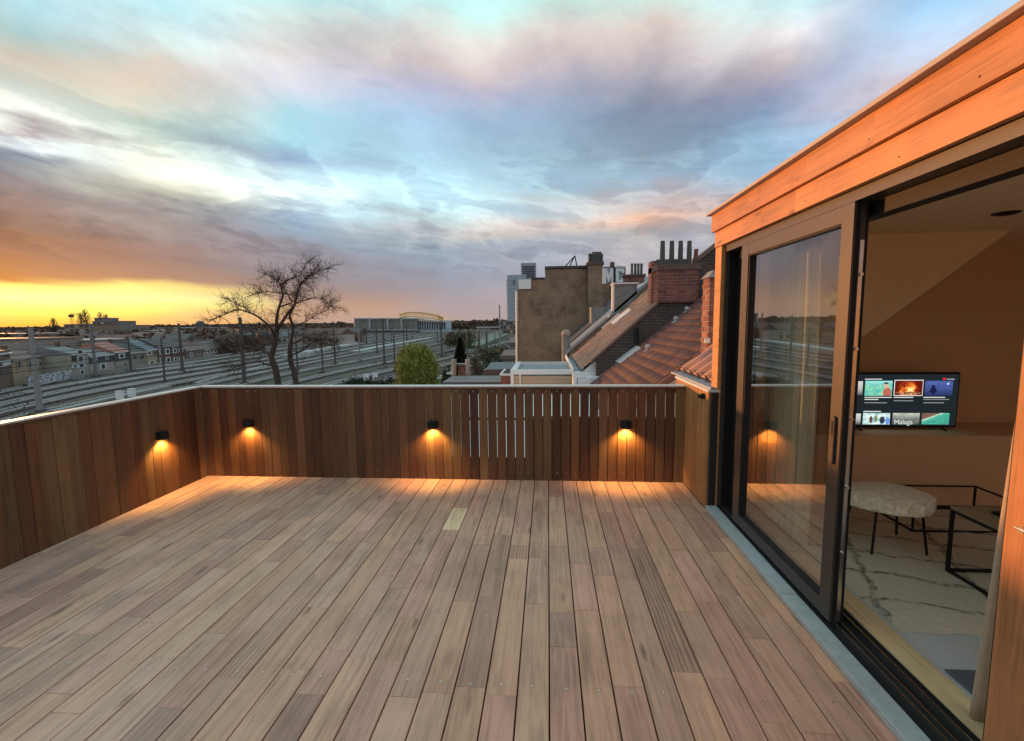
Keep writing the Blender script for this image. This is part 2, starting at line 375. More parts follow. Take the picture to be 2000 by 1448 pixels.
# ---- fences: every board a part
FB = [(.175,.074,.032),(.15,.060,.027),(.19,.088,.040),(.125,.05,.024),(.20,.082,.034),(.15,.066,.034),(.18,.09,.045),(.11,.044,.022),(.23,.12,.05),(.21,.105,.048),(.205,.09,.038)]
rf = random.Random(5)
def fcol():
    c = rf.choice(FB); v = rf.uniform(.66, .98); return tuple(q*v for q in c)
PB = .0948
far = thing('board_fence', (-1.2, YF, 0), 'long dark brown board fence at the far end of the deck, gaps showing light', 'fence')
n = int(round((XR-XL)/PB)); pb = (XR-XL)/n
for i in range(n):
    gap = .0022 if i < 20 else ((.0062 if i > 30 else .0030) + rf.uniform(-.0018, .002))
    x0 = XL+i*pb; t = rf.uniform(-.002, .002)
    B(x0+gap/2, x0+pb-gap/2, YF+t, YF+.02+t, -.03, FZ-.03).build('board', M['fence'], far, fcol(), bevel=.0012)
nb = MB()
for i in range(n):
    xc = XL+(i+.5)*pb+rf.uniform(-.008,.008)
    for zz in (.945, .085): nb.tube([(xc, YF+.001, zz+rf.uniform(-.004,.004)), (xc, YF-.0042, zz)], .0035, 6)
nb.build('nails', M['steel'], far, kind='stuff')
# rails and lining boards behind the slats
B(XL, XR, YF+.024, YF+.066, FZ-.078, FZ-.034).build('rail', M['fence'], far, (.10,.05,.025))
B(XL, XR, YF+.026, YF+.064, .635, .655).build('rail', M['fence'], far, (.10,.05,.025))
B(XL, XR, YF+.024, YF+.066, .06, .12).build('rail', M['fence'], far, (.10,.05,.025))
B(XL-.06, on_y(748, 800, YF).x, YF+.07, YF+.085, 0, FZ-.03).build('lining_board', M['dark'], far)
B(on_y(1026, 800, YF).x, XR+.02, YF+.0702, YF+.0852, 0, on_y(1200, 817, YF).z).build('lining_board', M['dark'], far)
B(on_y(748, 800, YF).x+.002, on_y(1026, 800, YF).x-.002, YF+.0701, YF+.0851, 0, on_y(900, 897, YF).z).build('lining_board', M['dark'], far)
B(XL-.02, XR+.02, YF-.008, YF+.072, FZ-.03, FZ-.012).build('top_board', M['fence'], far, (.14,.075,.04))
B(XL-.02, XR+.02, YF-.014, YF+.082, FZ-.012, FZ+.004).build('coping', M['coping'], far, bevel=.002)
left = thing('board_fence', (XL, 2, 0), 'dark brown solid board fence along the left side of the deck', 'fence')
n = int((YF-YN)/PB)
for i in range(n+1):
    y1 = YF-.004-i*PB; t = rf.uniform(-.002, .002)
    B(XL-.02+t, XL+t, y1-PB+.0011, y1-.0011, -.03, FZ-.03).build('board', M['fence'], left, fcol(), bevel=.0012)
B(XL-.045, XL-.026, YN-.1, YF-.01, 0, FZ-.03).build('lining_board', M['dark'], left)
B(XL-.055, XL+.008, YN-.1, YF-.0085, FZ-.03, FZ-.012).build('top_board', M['fence'], left, (.14,.075,.04))
B(XL-.065, XL+.014, YN-.1, YF-.0145, FZ-.012, FZ+.0037).build('coping', M['coping'], left, bevel=.002)
# ---- short return parapet on the right
ret = thing('board_parapet', (XR, 4.5, 0), 'short light brown boarded parapet joining the fence to the orange corner post', 'parapet')
n = 11; y0, y1 = 4.02, 5.02; pw = (y1-y0)/n
for i in range(n):
    c = rf.choice([(.44,.22,.085),(.41,.20,.08),(.47,.24,.095),(.38,.18,.07)])
    a = y0+i*pw; t = rf.uniform(-.0015, .0015)
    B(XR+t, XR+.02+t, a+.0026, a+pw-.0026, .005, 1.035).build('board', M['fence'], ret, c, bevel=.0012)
B(XR+.022, XR+.075, 4.0, 5.02, 0, 1.035).build('backing', M['dark'], ret)
B(XR-.012, XR+.20, 4.0, 5.04, 1.035, 1.056).build('coping', M['coping'], ret, bevel=.002)
kn = thing('wall_fitting', (XR, 4.13, .985), 'small round black fitting near the top of the light brown parapet', 'fitting')
mb = MB(); mb.tube([(XR, 4.13, .985), (XR-.02, 4.13, .985)], .026, 14); mb.build('base', M['black'], kn)
mb = MB(); mb.tube([(XR-.02, 4.13, .985), (XR-.05, 4.13, .985), (XR-.056, 4.13, .985)], [.020, .018, .010], 14); mb.build('cap', M['black'], kn)

# ---- four down-lights on the fences
M['lampglow'] = emis('lamp_diffuser', (1.0, .55, .16), 14)
def wall_lamp(p, facing, label):               # facing: unit vector away from the fence
    f = Vector(facing); s = Vector((-f.y, f.x, 0)); p = Vector(p)
    root = thing('wall_lamp', p, label, 'lamp', 'down-lights on the fences')
    def prof(w, d, n=8):                       # flat back, rounded front
        pts = [p - s*w, p + s*w]
        for k in range(n+1):
            a = math.pi*k/n; pts.append(p + s*(w*math.cos(a)) + f*(d*.45 + d*.55*math.sin(a)))
        return pts
    MB().prism([q+Vector((0,0,-.034)) for q in prof(.052, .075)], (0,0,.068)).build('housing', M['black'], root, bevel=.002)
    MB().prism([q+Vector((0,0,.0345)) for q in prof(.046, .066)], (0,0,.006)).build('lid', M['black'], root)
    MB().prism([q+f*.008+Vector((0,0,-.037)) for q in prof(.034, .046)], (0,0,.0028)).build('diffuser', M['lampglow'], root)
    l = bpy.data.lights.new('lamp_light', 'SPOT'); l.energy = 17; l.color = (1.0, .57, .15); l.spot_size = R(128); l.spot_blend = .7; l.shadow_soft_size = .014
    lo = bpy.data.objects.new('lamp_light', l); link(lo, root); lo.location = p + f*.052 + Vector((0,0,-.045))
    # tilted a little towards the boards
    lo.rotation_euler = ((f*.34) + Vector((0,0,1))).to_track_quat('Z', 'Y').to_euler()
wall_lamp((-3.239, YF-.0015, .598), (0,-1,0), 'small black down-light on the far fence, nearest the left corner')
wall_lamp((-1.208, YF-.0015, .592), (0,-1,0), 'small black down-light in the middle of the far fence')
wall_lamp((.786, YF-.0015, .602), (0,-1,0), 'small black down-light at the right end of the far fence')
wall_lamp((XL+.0015, 4.12, .598), (1,0,0), 'small black down-light on the left side fence')

# ================================================================== DORMER WITH SLIDING DOOR
WX = 1.46                                      # outer face of the door frame
YA, YB, YC = 3.985, 1.53, -1.2                 # opening far jamb, near jamb, end of the wall
dorm = thing('wood_clad_dormer', (2.5, 2, 0), 'orange wood clad dormer with flat roof beside the deck', 'dormer')
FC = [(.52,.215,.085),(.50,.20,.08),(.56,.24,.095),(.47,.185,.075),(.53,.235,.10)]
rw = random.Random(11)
def run(zs0, zs1, x0, x1, yA, yB, name):
    y = yA
    while y > yB:
        L = min(rw.uniform(.38, 1.15), y-yB)
        if y-L-yB < .2: L = y-yB
        v = rw.uniform(.92, 1.06); c = tuple(q*v for q in rw.choice(FC))
        B(x0, x1, y-L+.0002, y-.0002, zs0, zs1).build(name, M['fascia'], dorm, c)
        y -= L
run(2.392, 2.532, 1.400, 1.43, 4.172, YC, 'fascia_board')
run(2.262, 2.388, 1.425, 1.455, 4.150, YC, 'fascia_board')
fs_ = MB(); y = 4.0
while y > YC:
    a = y+rw.uniform(-.05,.05); b = y+rw.uniform(-.2,.2); fs_.tube([(1.402, a, 2.425), (1.3992, a, 2.425)], .0042, 6); fs_.tube([(1.427, b, 2.30), (1.4242, b, 2.30)], .0042, 6); y -= .58
fs_.build('fascia_screws', M['black'], dorm, kind='stuff')
B(1.36, 1.50, YC, 4.20, 2.534, 2.556).build('roof_coping', M['roofedge'], dorm, bevel=.002)
rs_ = B(1.43, 5.4, .902, 4.17, 2.40, 2.532).build('roof_slab', M['zinc'], dorm)
B(1.43, 2.4, YC, .9, 2.40, 2.532).build('roof_slab', M['zinc'], dorm); B(4.7, 5.4, YC, .9, 2.40, 2.532).build('roof_slab', M['zinc'], dorm)
B(2.4, 4.7, .86, .9, 2.398, 2.62).build('added_skylight_frame', M['alu'], rs_); B(2.4, 4.7, YC, YC+.04, 2.398, 2.62).build('added_skylight_frame', M['alu'], rs_)  # unseen skylight opening, added to bring daylight into the room
B(1.432, 1.50, 4.005, 4.146, .0, 2.26).build('corner_post', M['fascia'], dorm, (.56,.245,.08), bevel=.002)
MB().prism([(1.50,4.06,.66),(3.66,4.06,2.35),(3.66,4.06,2.40),(1.50,4.06,2.40)], (0,.086,0)).build('cheek_wall', M['fascia'], dorm, (.40,.19,.08))
# cladding to the right of the opening, then an unseen open bay added to let daylight in
y = YB
while y > .84:
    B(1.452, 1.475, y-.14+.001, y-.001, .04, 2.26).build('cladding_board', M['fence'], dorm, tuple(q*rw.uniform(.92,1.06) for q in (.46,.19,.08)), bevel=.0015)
    y -= .14
B(1.476, 1.60, .84, YB-.012, .053, 2.26).build('wall_core', M['dark'], dorm)
B(WX+.02, WX+.08, YC, .838, .06, .14).build('added_bay_rail', M['bronze'], dorm)
B(WX+.02, WX+.08, YC, .838, 2.16, 2.26).build('added_bay_rail', M['bronze'], dorm)
B(WX+.02, WX+.08, .76, .838, .14, 2.16).build('added_bay_stile', M['bronze'], dorm)
# fixed outer frame
fr = B(WX, WX+.03, YA, YA+.018, .05, 2.262).build('door_frame', M['bronze'], dorm)
B(WX+.001, WX+.17, YB, YA+.02, 2.205, 2.258).build('frame_head', M['bronze'], fr)
B(WX+.03, WX+.17, YA, YA+.02, .05, 2.205).build('frame_jamb', M['black'], fr)
B(WX+.09, WX+.17, YB, YA, 2.135, 2.205).build('inner_track', M['black'], fr)
B(WX+.003, WX+.16, YB-.01, YB+.012, .05, 2.205).build('frame_jamb', M['black'], fr)
B(WX+.10, WX+.115, 3.62, YA, .05, 2.135).build('recess_panel', M['black'], fr)
tr = B(WX, WX+.17, YC, YA+.02, .005, .052).build('track_base', M['black'], dorm)
for xx in (WX+.030, WX+.062, WX+.12):
    B(xx, xx+.006, YB, YA, .052, .066).build('rail', M['steel'], tr)
B(WX+.171, WX+.30, YC, YA+.05, .0, .058).build('oak_threshold', M['fascia'], dorm, (.72,.52,.28))
sill = thing('stone_sill', (1.41, 2, 0), 'blue grey stone door sill along the deck edge, of two slabs', 'sill')
B(1.362, WX-.002, 2.683, 4.0, .003, .04).build('slab', M['stone'], sill, bevel=.003)
B(1.362, WX-.002, YC, 2.68, .003, .0385).build('slab', M['stone'], sill, bevel=.003)
# ---- the sliding leaf
D0, D1, DZ0, DZ1 = 2.385, 3.665, .07, 2.203
door = thing('sliding_door', (WX, 3.0, .06), 'bronze framed glass sliding door, pushed half open', 'door')
B(WX, WX+.068, D0, D0+.092, DZ0, DZ1).build('stile', M['bronze'], door)
B(WX, WX+.068, D1-.112, D1, DZ0, DZ1).build('stile', M['bronze'], door)
B(WX+.001, WX+.067, D0+.092, D1-.112, DZ1-.082, DZ1).build('top_rail', M['bronze'], door)
B(WX+.001, WX+.067, D0+.092, D1-.112, DZ0, DZ0+.08).build('bottom_rail', M['bronze'], door)
gp = B(WX+.030, WX+.036, D0+.088, D1-.108, DZ0+.076, DZ1-.078).build('glass_pane', M['glass'], door)
sm = MB(); a, b_, c_, d_ = D0+.092, D1-.112, DZ0+.08, DZ1-.082
sm.box(WX+.006, WX+.030, a, a+.006, c_, d_); sm.box(WX+.006, WX+.030, b_-.014, b_, c_, d_); sm.box(WX+.006, WX+.030, a+.006, b_-.014, d_-.010, d_); sm.box(WX+.006, WX+.030, a+.006, b_-.014, c_, c_+.006)
sm.build('gasket', M['black'], gp)
B(WX+.012, WX+.030, D0-.003, D0-.0002, DZ0, DZ1).build('edge_seal', M['black'], door)
ls = B(WX+.034, WX+.052, D0-.004, D0-.0002, DZ0+.06, DZ1-.18).build('lock_strip', M['steel'], door)
for z in (.45, .80, 1.15, 1.50, 1.86):
    MB().tube([(WX+.043, D0-.004, z), (WX+.043, D0-.014, z)], .009, 10).build('lock_bolt', M['steel'], ls)
B(WX+.056, WX+.067, D0-.003, D0-.0002, DZ0, DZ1).build('edge_seal', M['black'], door)
h = MB(); hy, hz = 2.432, 1.03
for k in range(1): h.prism([(WX-.002, hy+.017*math.cos(a), hz+.125*(1 if math.sin(a) >= 0 else -1)-.017*(1 if math.sin(a) >= 0 else -1)+.017*math.sin(a)) for a in [2*math.pi*j/24+.01 for j in range(24)]], (-.012,0,0))
hp = h.build('handle', M['bronze'], door, bevel=.002)
B(WX-.016, WX-.0142, hy-.008, hy+.008, hz+.03, hz+.10).build('finger_hole', M['black'], hp)
hd = thing('wall_lever', (1.45, 1.46, 1.005), 'small steel lever on the orange cladding at the right edge', 'lever')
MB().tube([(1.45, 1.452, 1.005), (1.425, 1.452, 1.005)], .010, 10).build('mount', M['steel'], hd)
MB().tube([(1.427, 1.40, 1.004), (1.427, 1.472, 1.006)], [.007, .004], 8).build('bar', M['steel'], hd)

# ================================================================== ROOM BEHIND THE DOOR
M['wallin'] = plain('room_wall', (.66, .46, .27), .9, 0, .06, 1.5)
M['ceilin'] = plain('room_ceiling', (.84, .68, .46), .9, 0, .05, 1.5)
M['floorin'] = plain('room_floor', (.48, .49, .47), .5, 0, .10, 3)
M['linen'] = plain('linen_cloth', (.50, .37, .25), .95, 0, .10, 40, .3, 300)
struct(B(WX+.302, 5.2, YC, 4.75, -.02, .042).build('room_floor', M['floorin']))
struct(B(WX+.172, 5.2, .9, 4.058, 2.33, 2.398).build('room_ceiling', M['ceilin'])); struct(B(WX+.172, 2.4, YC, .898, 2.33, 2.398).build('room_ceiling_side', M['ceilin'])); struct(B(4.7, 5.2, YC, .898, 2.33, 2.398).build('room_ceiling_side', M['ceilin']))  # ceiling left open below the added skylight
sl_z = lambda X: 1.488 + .783*(X-2.596)
mb = MB(); xs = 1.62; xe = 2.596+(2.33-1.488)/.783
mb.prism([(xs, 4.052, sl_z(xs)), (xe, 4.052, 2.329), (xs, 4.052, 2.329)], (0,.007,0)); struct(mb.build('room_wall_cheek', M['ceilin']))
mb = MB(); mb.prism([(xs, 4.0595, sl_z(xs)), (xe, 4.0595, 2.33), (xe, 4.0595, 2.36), (xs, 4.0595, sl_z(xs)+.03)], (0,.6,0)); struct(mb.build('room_slope', M['ceilin']))
struct(B(xe, 5.2, 4.0595, 4.66, 2.33, 2.36).build('room_ceiling_end', M['ceilin']))
mb = MB(); mb.prism([(1.64,4.62,0),(5.2,4.62,0),(5.2,4.62,2.329),(xe,4.62,2.329),(1.64,4.62,sl_z(1.64)-.002)], (0,.04,0)); struct(mb.build('room_wall_end', M['wallin']))
struct(B(5.2, 5.24, YC, 4.66, .0, 2.36).build('room_wall_side', M['wallin']))
struct(B(1.62, 5.2, YC-.04, YC, .0, 2.36).build('room_wall_near', M['wallin']))
led = B(1.64, 5.2, 4.08, 4.618, .043, .655).build('low_wall_ledge', M['wallin']); tag(led, 'low brown boxed ledge under the television, along the end wall', 'ledge')
struct(B(1.60, 1.638, 4.0, 4.66, .0, .70).build('room_wall_knee', M['wallin']))
dl = thing('ceiling_spot', (3.02, 3.378, 2.33), 'dark round recessed spot in the room ceiling', 'ceiling light')
MB().lathe((3.02, 3.378, 2.322), [(.065, 0), (.075, .0075)], 20).build('ring', M['black'], dl)
MB().lathe((3.02, 3.378, 2.316), [(.045, 0), (.055, .0055)], 20).build('lens', M['dark'], dl)
# ---- television with a menu on screen
TY = 4.30
def tvp(x, y, d=0.0): return on_y(x, y, TY-d)
tv = thing('television', (3.2, TY, .655), 'flat television with a video menu on screen, on the ledge in the room', 'television')
a = tvp(1660, 728); b = tvp(1877, 728); c = tvp(1868, 835)
TX0, TX1, TZ0, TZ1 = 2.665, b.x, c.z, b.z
B(TX0, TX1, TY, TY+.05, TZ0, TZ1).build('casing', M['black'], tv, bevel=.004)
scr = B(TX0+.014, TX1-.014, TY-.0025, TY-.0003, TZ0+.016, TZ1-.014).build('screen', emis('screen_dark', (.010, .014, .016), 1.0), tv)
def pic(name, fn):
    mt = bpy.data.materials.new(name); mt.use_nodes = True; t = mt.node_tree; t.nodes.clear(); q = G(t)
    e = N(t, 'ShaderNodeEmission'); co = N(t, 'ShaderNodeTexCoord').outputs['Generated']; x, y, z = q.sep(co)
    t.links.new(fn(q, x, z, co), e.inputs[0]); e.inputs[1].default_value = .85
    t.links.new(e.outputs[0], N(t, 'ShaderNodeOutputMaterial').inputs[0]); return mt
def blob(q, x, z, cx, cz, rx, rz, s=.25):
    dx = q.math('DIVIDE', q.math('SUBTRACT', x, cx), rx); dz = q.math('DIVIDE', q.math('SUBTRACT', z, cz), rz)
    return q.mapr(q.math('ADD', q.math('MULTIPLY', dx, dx), q.math('MULTIPLY', dz, dz)), 1-s, 1+s, 1, 0)
def f_beach(q, x, z, co):
    n = q.noise(co, 6, 5, .6, 2.0); c = q.ramp(n, [(.35,(.05,.30,.28)),(.5,(.12,.5,.42)),(.62,(.42,.62,.25)),(.8,(.5,.8,.7))])
    c = q.mix(q.mapr(z, .72, .95), c, (.25,.62,.62)); c = q.mix(blob(q, x, z, .82, .22, .15, .34), c, (.42,.11,.08))
    c = q.mix(blob(q, x, z, .78, .66, .08, .17), c, (.62,.36,.26)); return q.mix(blob(q, x, z, .77, .84, .09, .07), c, (.07,.05,.04))
def f_fire(q, x, z, co):
    n = q.noise(q.mapping(co, scale=(5,1,2.2)), 1.4, 5, .6, 1.2); d = blob(q, x, z, .48, .35, .30, .50, .9)
    v = q.math('MULTIPLY', d, q.mapr(n, .3, .65)); c = q.ramp(v, [(.0,(.10,.008,.004)),(.25,(.30,.03,.008)),(.55,(.9,.25,.03)),(.85,(1,.72,.25))])
    return q.mix(blob(q, x, z, .5, .14, .42, .10, .6), c, q.ramp(q.noise(co, 14, 3), [(.45,(.03,.012,.01)),(.6,(.75,.36,.16))]))
def f_night(q, x, z, co):
    c = q.ramp(z, [(0,(.02,.03,.10)),(.5,(.05,.075,.24)),(1,(.075,.11,.33))])
    c = q.mix(1, c, q.ramp(q.noise(co, 7, 4), [(.3,(.7,)*3),(.7,(1.2,)*3)]), 'MULTIPLY')
    for cz, r in ((.16,.045),(.30,.15),(.45,.11),(.60,.075)): c = q.mix(blob(q, x, z, .30, cz, r, .11), c, (.008,.012,.05))
    return q.mix(blob(q, x, z, .83, .80, .035, .07, .6), c, (.5,.6,.9))
def f_figs(q, x, z, co):
    c = q.ramp(q.noise(co, 3.5, 4), [(.35,(.10,.36,.34)),(.5,(.45,.62,.60)),(.65,(.72,.76,.72))])
    for cx, cz, rr, k in ((.30,.42,.06,(.10,.05,.04)),(.48,.5,.06,(.18,.2,.10)),(.72,.38,.10,(.03,.03,.06)),(.92,.3,.08,(.12,.25,.6))): c = q.mix(blob(q, x, z, cx, cz, rr, .32), c, k)
    return c
def f_misty(q, x, z, co):
    return q.mix(1, q.ramp(z, [(0,(.06,.07,.06)),(.5,(.16,.18,.16)),(1,(.42,.45,.38))]), q.ramp(q.noise(q.mapping(co, scale=(1,1,2.5)), 4, 5), [(.3,(.6,)*3),(.7,(1.4,)*3)]), 'MULTIPLY')
def f_coast(q, x, z, co):
    s = q.math('ADD', z, q.math('MULTIPLY', x, -.9)); c = q.ramp(s, [(0,(.05,.30,.22)),(.25,(.10,.42,.30)),(.33,(.5,.6,.42)),(.45,(.16,.09,.07))])
    return q.mix(1, c, q.ramp(q.noise(co, 6, 5), [(.3,(.7,)*3),(.7,(1.3,)*3)]), 'MULTIPLY')
def f_pale(q, x, z, co): return q.ramp(z, [(0,(.05,.05,.05)),(.4,(.35,.36,.34)),(1,(.55,.56,.52))])
white = emis('screen_white', (.62, .64, .62), .8); grey = emis('screen_grey', (.22, .23, .23), .8); redm = emis('screen_red', (.75, .02, .02), .8)
def scr_rect(x0, y0, x1, y1, name, mat, d=.004, parent=None):
    p0 = tvp(x0, y1); p1 = tvp(x1, y0)
    return B(p0.x, p1.x, TY-d, TY-d+.0008, p0.z, p1.z).build(name, mat, parent or scr)
scr_rect(1674, 745, 1685, 772, 'thumbnail', pic('picture_dim', f_pale))
scr_rect(1688, 744, 1743, 773, 'thumbnail', pic('picture_beach', f_beach))
scr_rect(1744.5, 742, 1803.5, 773.5, 'thumbnail_frame', white, .0036)
scr_rect(1746, 743.6, 1802, 772, 'thumbnail', pic('picture_fire', f_fire), .0048)
scr_rect(1805, 744, 1861, 773, 'thumbnail', pic('picture_night', f_night))
scr_rect(1670, 808, 1681, 829, 'thumbnail', pic('picture_pale', f_pale))
scr_rect(1684, 807, 1738, 829, 'thumbnail', pic('picture_figures', f_figs))
scr_rect(1742, 807, 1796, 829, 'thumbnail', pic('picture_mist', f_misty))
scr_rect(1799, 807, 1854, 829, 'thumbnail', pic('picture_coast', f_coast))
for x0, x1, y0, mt in ((1689,1722,740,white),(1688,1741,775.5,white),(1688,1715,779.5,white),(1688,1732,786,grey),(1745,1783,775.5,white),(1745,1783,782,grey),(1803,1845,775.5,white),(1803,1853,779.5,grey),(1803,1843,786,grey),(1686,1720,803,white)):
    scr_rect(x0, y0, x1, y0+1.7, 'caption_line', mt)
def text(body, size, loc, mat, parent, name, rot=(R(90),0,0), ext=.0004):
    cu = bpy.data.curves.new(name, 'FONT'); cu.body = body; cu.size = size; cu.extrude = ext; cu.align_x = 'LEFT'
    o = bpy.data.objects.new(name, cu); col.objects.link(o); o.rotation_euler = rot; o.location = loc
    bpy.context.view_layer.update()
    me = bpy.data.meshes.new_from_object(o.evaluated_get(bpy.context.evaluated_depsgraph_get())); mw = o.matrix_world.copy(); bpy.data.objects.remove(o)
    me.transform(mw); me.materials.clear(); me.materials.append(mat); q = bpy.data.objects.new(name, me); link(q, parent); return q
p = tvp(1745, 828.5); text('Malaga', .058, (p.x, TY-.0056, p.z), white, scr, 'caption_text')
scr_rect(1841, 738.5, 1846.5, 742, 'logo_mark', redm)
p = tvp(1847.5, 742); text('YouTube', .018, (p.x, TY-.0056, p.z), white, scr, 'logo_text')
for s in (TX0+.12, TX1-.12):
    MB().tube([(s, TY+.025, TZ0+.01), (s-.015, TY-.07, .657)], .008, 8).build('foot', M['black'], tv)
    MB().tube([(s, TY+.025, TZ0+.01), (s+.015, TY+.12, .657)], .008, 8).build('foot', M['black'], tv)
# ---- rug, stool, tables, curtains
def rugmat():
    mt, q, b = newmat('berber_rug'); P = geo(q); wob = q.noise(P, 5, 3, .6, 0, True)
    va = N(q.t, 'ShaderNodeVectorMath', operation='MULTIPLY_ADD'); q.t.links.new(wob, va.inputs[0]); va.inputs[1].default_value = (.14,.14,0); q.t.links.new(P, va.inputs[2])
    x, y, z = q.sep(va.outputs[0]); fac = None
    for ca, cb, per, wd in ((.30,.95,.30,.05),(.93,-.36,.55,.035)):
        s = q.math('ADD', q.math('MULTIPLY', x, ca), q.math('MULTIPLY', y, cb)); fq = q.math('FRACT', q.math('DIVIDE', s, per))
        ln = q.mapr(q.math('ABSOLUTE', q.math('SUBTRACT', fq, .5)), wd*.6, wd*1.3, 1, 0)
        fac = ln if fac is None else q.math('MAXIMUM', fac, ln)
    fac = q.math('MULTIPLY', fac, q.mapr(q.noise(P, 26, 3), .35, .62, .15, .8))
    base = q.mix(q.noise(P, 30, 4), (.58,.52,.38), (.76,.69,.53))
    q.t.links.new(q.mix(fac, base, (.06,.045,.035)), b.inputs['Base Color']); b.inputs['Roughness'].default_value = 1
    bn = N(q.t, 'ShaderNodeBump'); bn.inputs['Strength'].default_value = .9; bn.inputs['Distance'].default_value = .02; q.t.links.new(q.noise(P, 60, 4, .7), bn.inputs['Height']); q.t.links.new(bn.outputs[0], b.inputs['Normal'])
    return mt
mb = MB(); rr = random.Random(3); nx, ny = 26, 18
vs = []; X0, X1, Y0, Y1 = 1.80, 4.3, 2.36, 4.04
for j in range(ny+1):
    for i in range(nx+1):
        e = i in (0, nx) or j in (0, ny)
        vs.append((X0+(X1-X0)*i/nx+rr.uniform(-.012,.012), Y0+(Y1-Y0)*j/ny+rr.uniform(-.012,.012), .044 if e else .066+rr.uniform(-.004,.006)))
mb.add(vs, [(j*(nx+1)+i, j*(nx+1)+i+1, (j+1)*(nx+1)+i+1, (j+1)*(nx+1)+i) for j in range(ny) for i in range(nx)])
rug = mb.build('rug', rugmat(), smooth=True); tag(rug, 'cream shaggy rug with dark crossing lines on the room floor', 'rug')
mat_ = B(1.80, 2.35, 1.2, 2.10, .0425, .052).build('door_mat', plain('grey_mat', (.09,.10,.11), .95, 0, .15, 60), None, bevel=.003); tag(mat_, 'dark grey mat on the room floor just inside the door', 'mat')
st = thing('stool', (2.37, 3.28, .066), 'stool with a shaggy sheepskin seat on thin dark legs', 'stool')
bm = bmesh.new(); bmesh.ops.create_icosphere(bm, subdivisions=5, radius=1)
for v in bm.verts:
    q = v.co.copy(); rn = 1+.05*math.sin(4*q.x+2*q.y)*math.cos(5*q.y-2*q.z)+rr.uniform(-.035,.035)
    v.co = Vector((2.34+.27*q.x*rn, 3.28+.24*q.y*rn, .43+.048*q.z*rn+(-.05*(q.x**2+q.y**2) if q.z < .2 else 0)))
me = bpy.data.meshes.new('seat'); bm.to_mesh(me); bm.free(); me.materials.append(plain('sheepskin', (.80,.72,.55), 1, 0, .25, 30, .8, 90))
o = bpy.data.objects.new('seat', me); link(o, st)
for lx, ly in ((2.17,3.14),(2.52,3.14),(2.17,3.44),(2.54,3.44)):
    MB().tube([(lx, ly, .0665), (2.34+(lx-2.34)*.8, 3.28+(ly-3.28)*.8, .40)], .008, 8).build('leg', M['black'], st)
def frame_table(name, x0, x1, y0, y1, z0, z1, r, topmat, label, topc=None):
    t = thing(name, ((x0+x1)/2, (y0+y1)/2, z0), label, 'table')
    for lx in (x0, x1-2*r):
        for ly in (y0, y1-2*r): B(lx, lx+2*r, ly, ly+2*r, z0, z1).build('leg', M['black'], t)
    for ly in (y0, y1-2*r): B(x0+2*r, x1-2*r, ly, ly+2*r, z0, z0+2*r).build('base_bar', M['black'], t); B(x0+2*r, x1-2*r, ly, ly+2*r, z1-2*r, z1).build('top_bar', M['black'], t)
    for lx in (x0, x1-2*r): B(lx, lx+2*r, y0+2*r, y1-2*r, z0, z0+2*r).build('base_bar', M['black'], t); B(lx, lx+2*r, y0+2*r, y1-2*r, z1-2*r, z1).build('top_bar', M['black'], t)
    if topmat: B(x0+.001, x1-.001, y0+.001, y1-.001, z1+.0005, z1+.018).build('table_top', topmat, t, topc)
    return t
frame_table('side_table', 2.48, 3.02, 2.42, 2.95, .067, .47, .0085, M['fascia'], 'square side table with black metal frame, close to the curtain', (.30,.21,.12))
frame_table('low_table', 2.69, 3.5, 3.50, 3.95, .067, .27, .006, None, 'low open metal table frame at the far side of the rug')
bk = B(2.62, 2.86, 2.62, 2.85, .489, .50).build('tablet', M['black'], None, bevel=.003); tag(bk, 'dark flat tablet lying on the side table', 'tablet')
def curtain(name, x, y0, y1, z0, z1, amp, folds, label, pinch=0.0, mat=None):
    mb = MB(); n = folds*10; rows = 24; vs = []
    for j in range(rows+1):
        t = j/rows; z = z0+(z1-z0)*t
        for i in range(n+1):
            s = i/n; y = y0+(y1-y0)*s
            y = y0+(y-y0)*(1-pinch*(t**1.4))
            vs.append((x+amp*math.sin(s*folds*2*math.pi+.4*math.sin(t*3))*(1-.25*t)+.012*math.sin(7*s+3*t), y, z))
    mb.add(vs, [(j*(n+1)+i, j*(n+1)+i+1, (j+1)*(n+1)+i+1, (j+1)*(n+1)+i) for j in range(rows) for i in range(n)])
    o = mb.build(name, mat or M['linen'], None, smooth=True)
    so_ = o.modifiers.new('thickness', 'SOLIDIFY'); so_.thickness = .004
    tag(o, label, 'curtain'); return o
curtain('curtain', 1.78, 3.24, 3.86, .06, 2.325, .045, 7, 'pale gathered curtain hanging behind the closed glass', 0, plain('pale_linen', (.74,.64,.46), .95, 0, .08, 40))
curtain('curtain', 1.72, 1.50, 1.84, .06, 2.325, .05, 4, 'linen curtain gathered at the right edge of the open doorway', .30)
# ================================================================== NEIGHBOURING ROOFS
GZ = -9.0                                      # ground level of the railway and streets
rb = random.Random(31)
def jit(c, v=.15):
    f_ = rb.uniform(1-v, 1+v); return tuple(q*f_ for q in c)
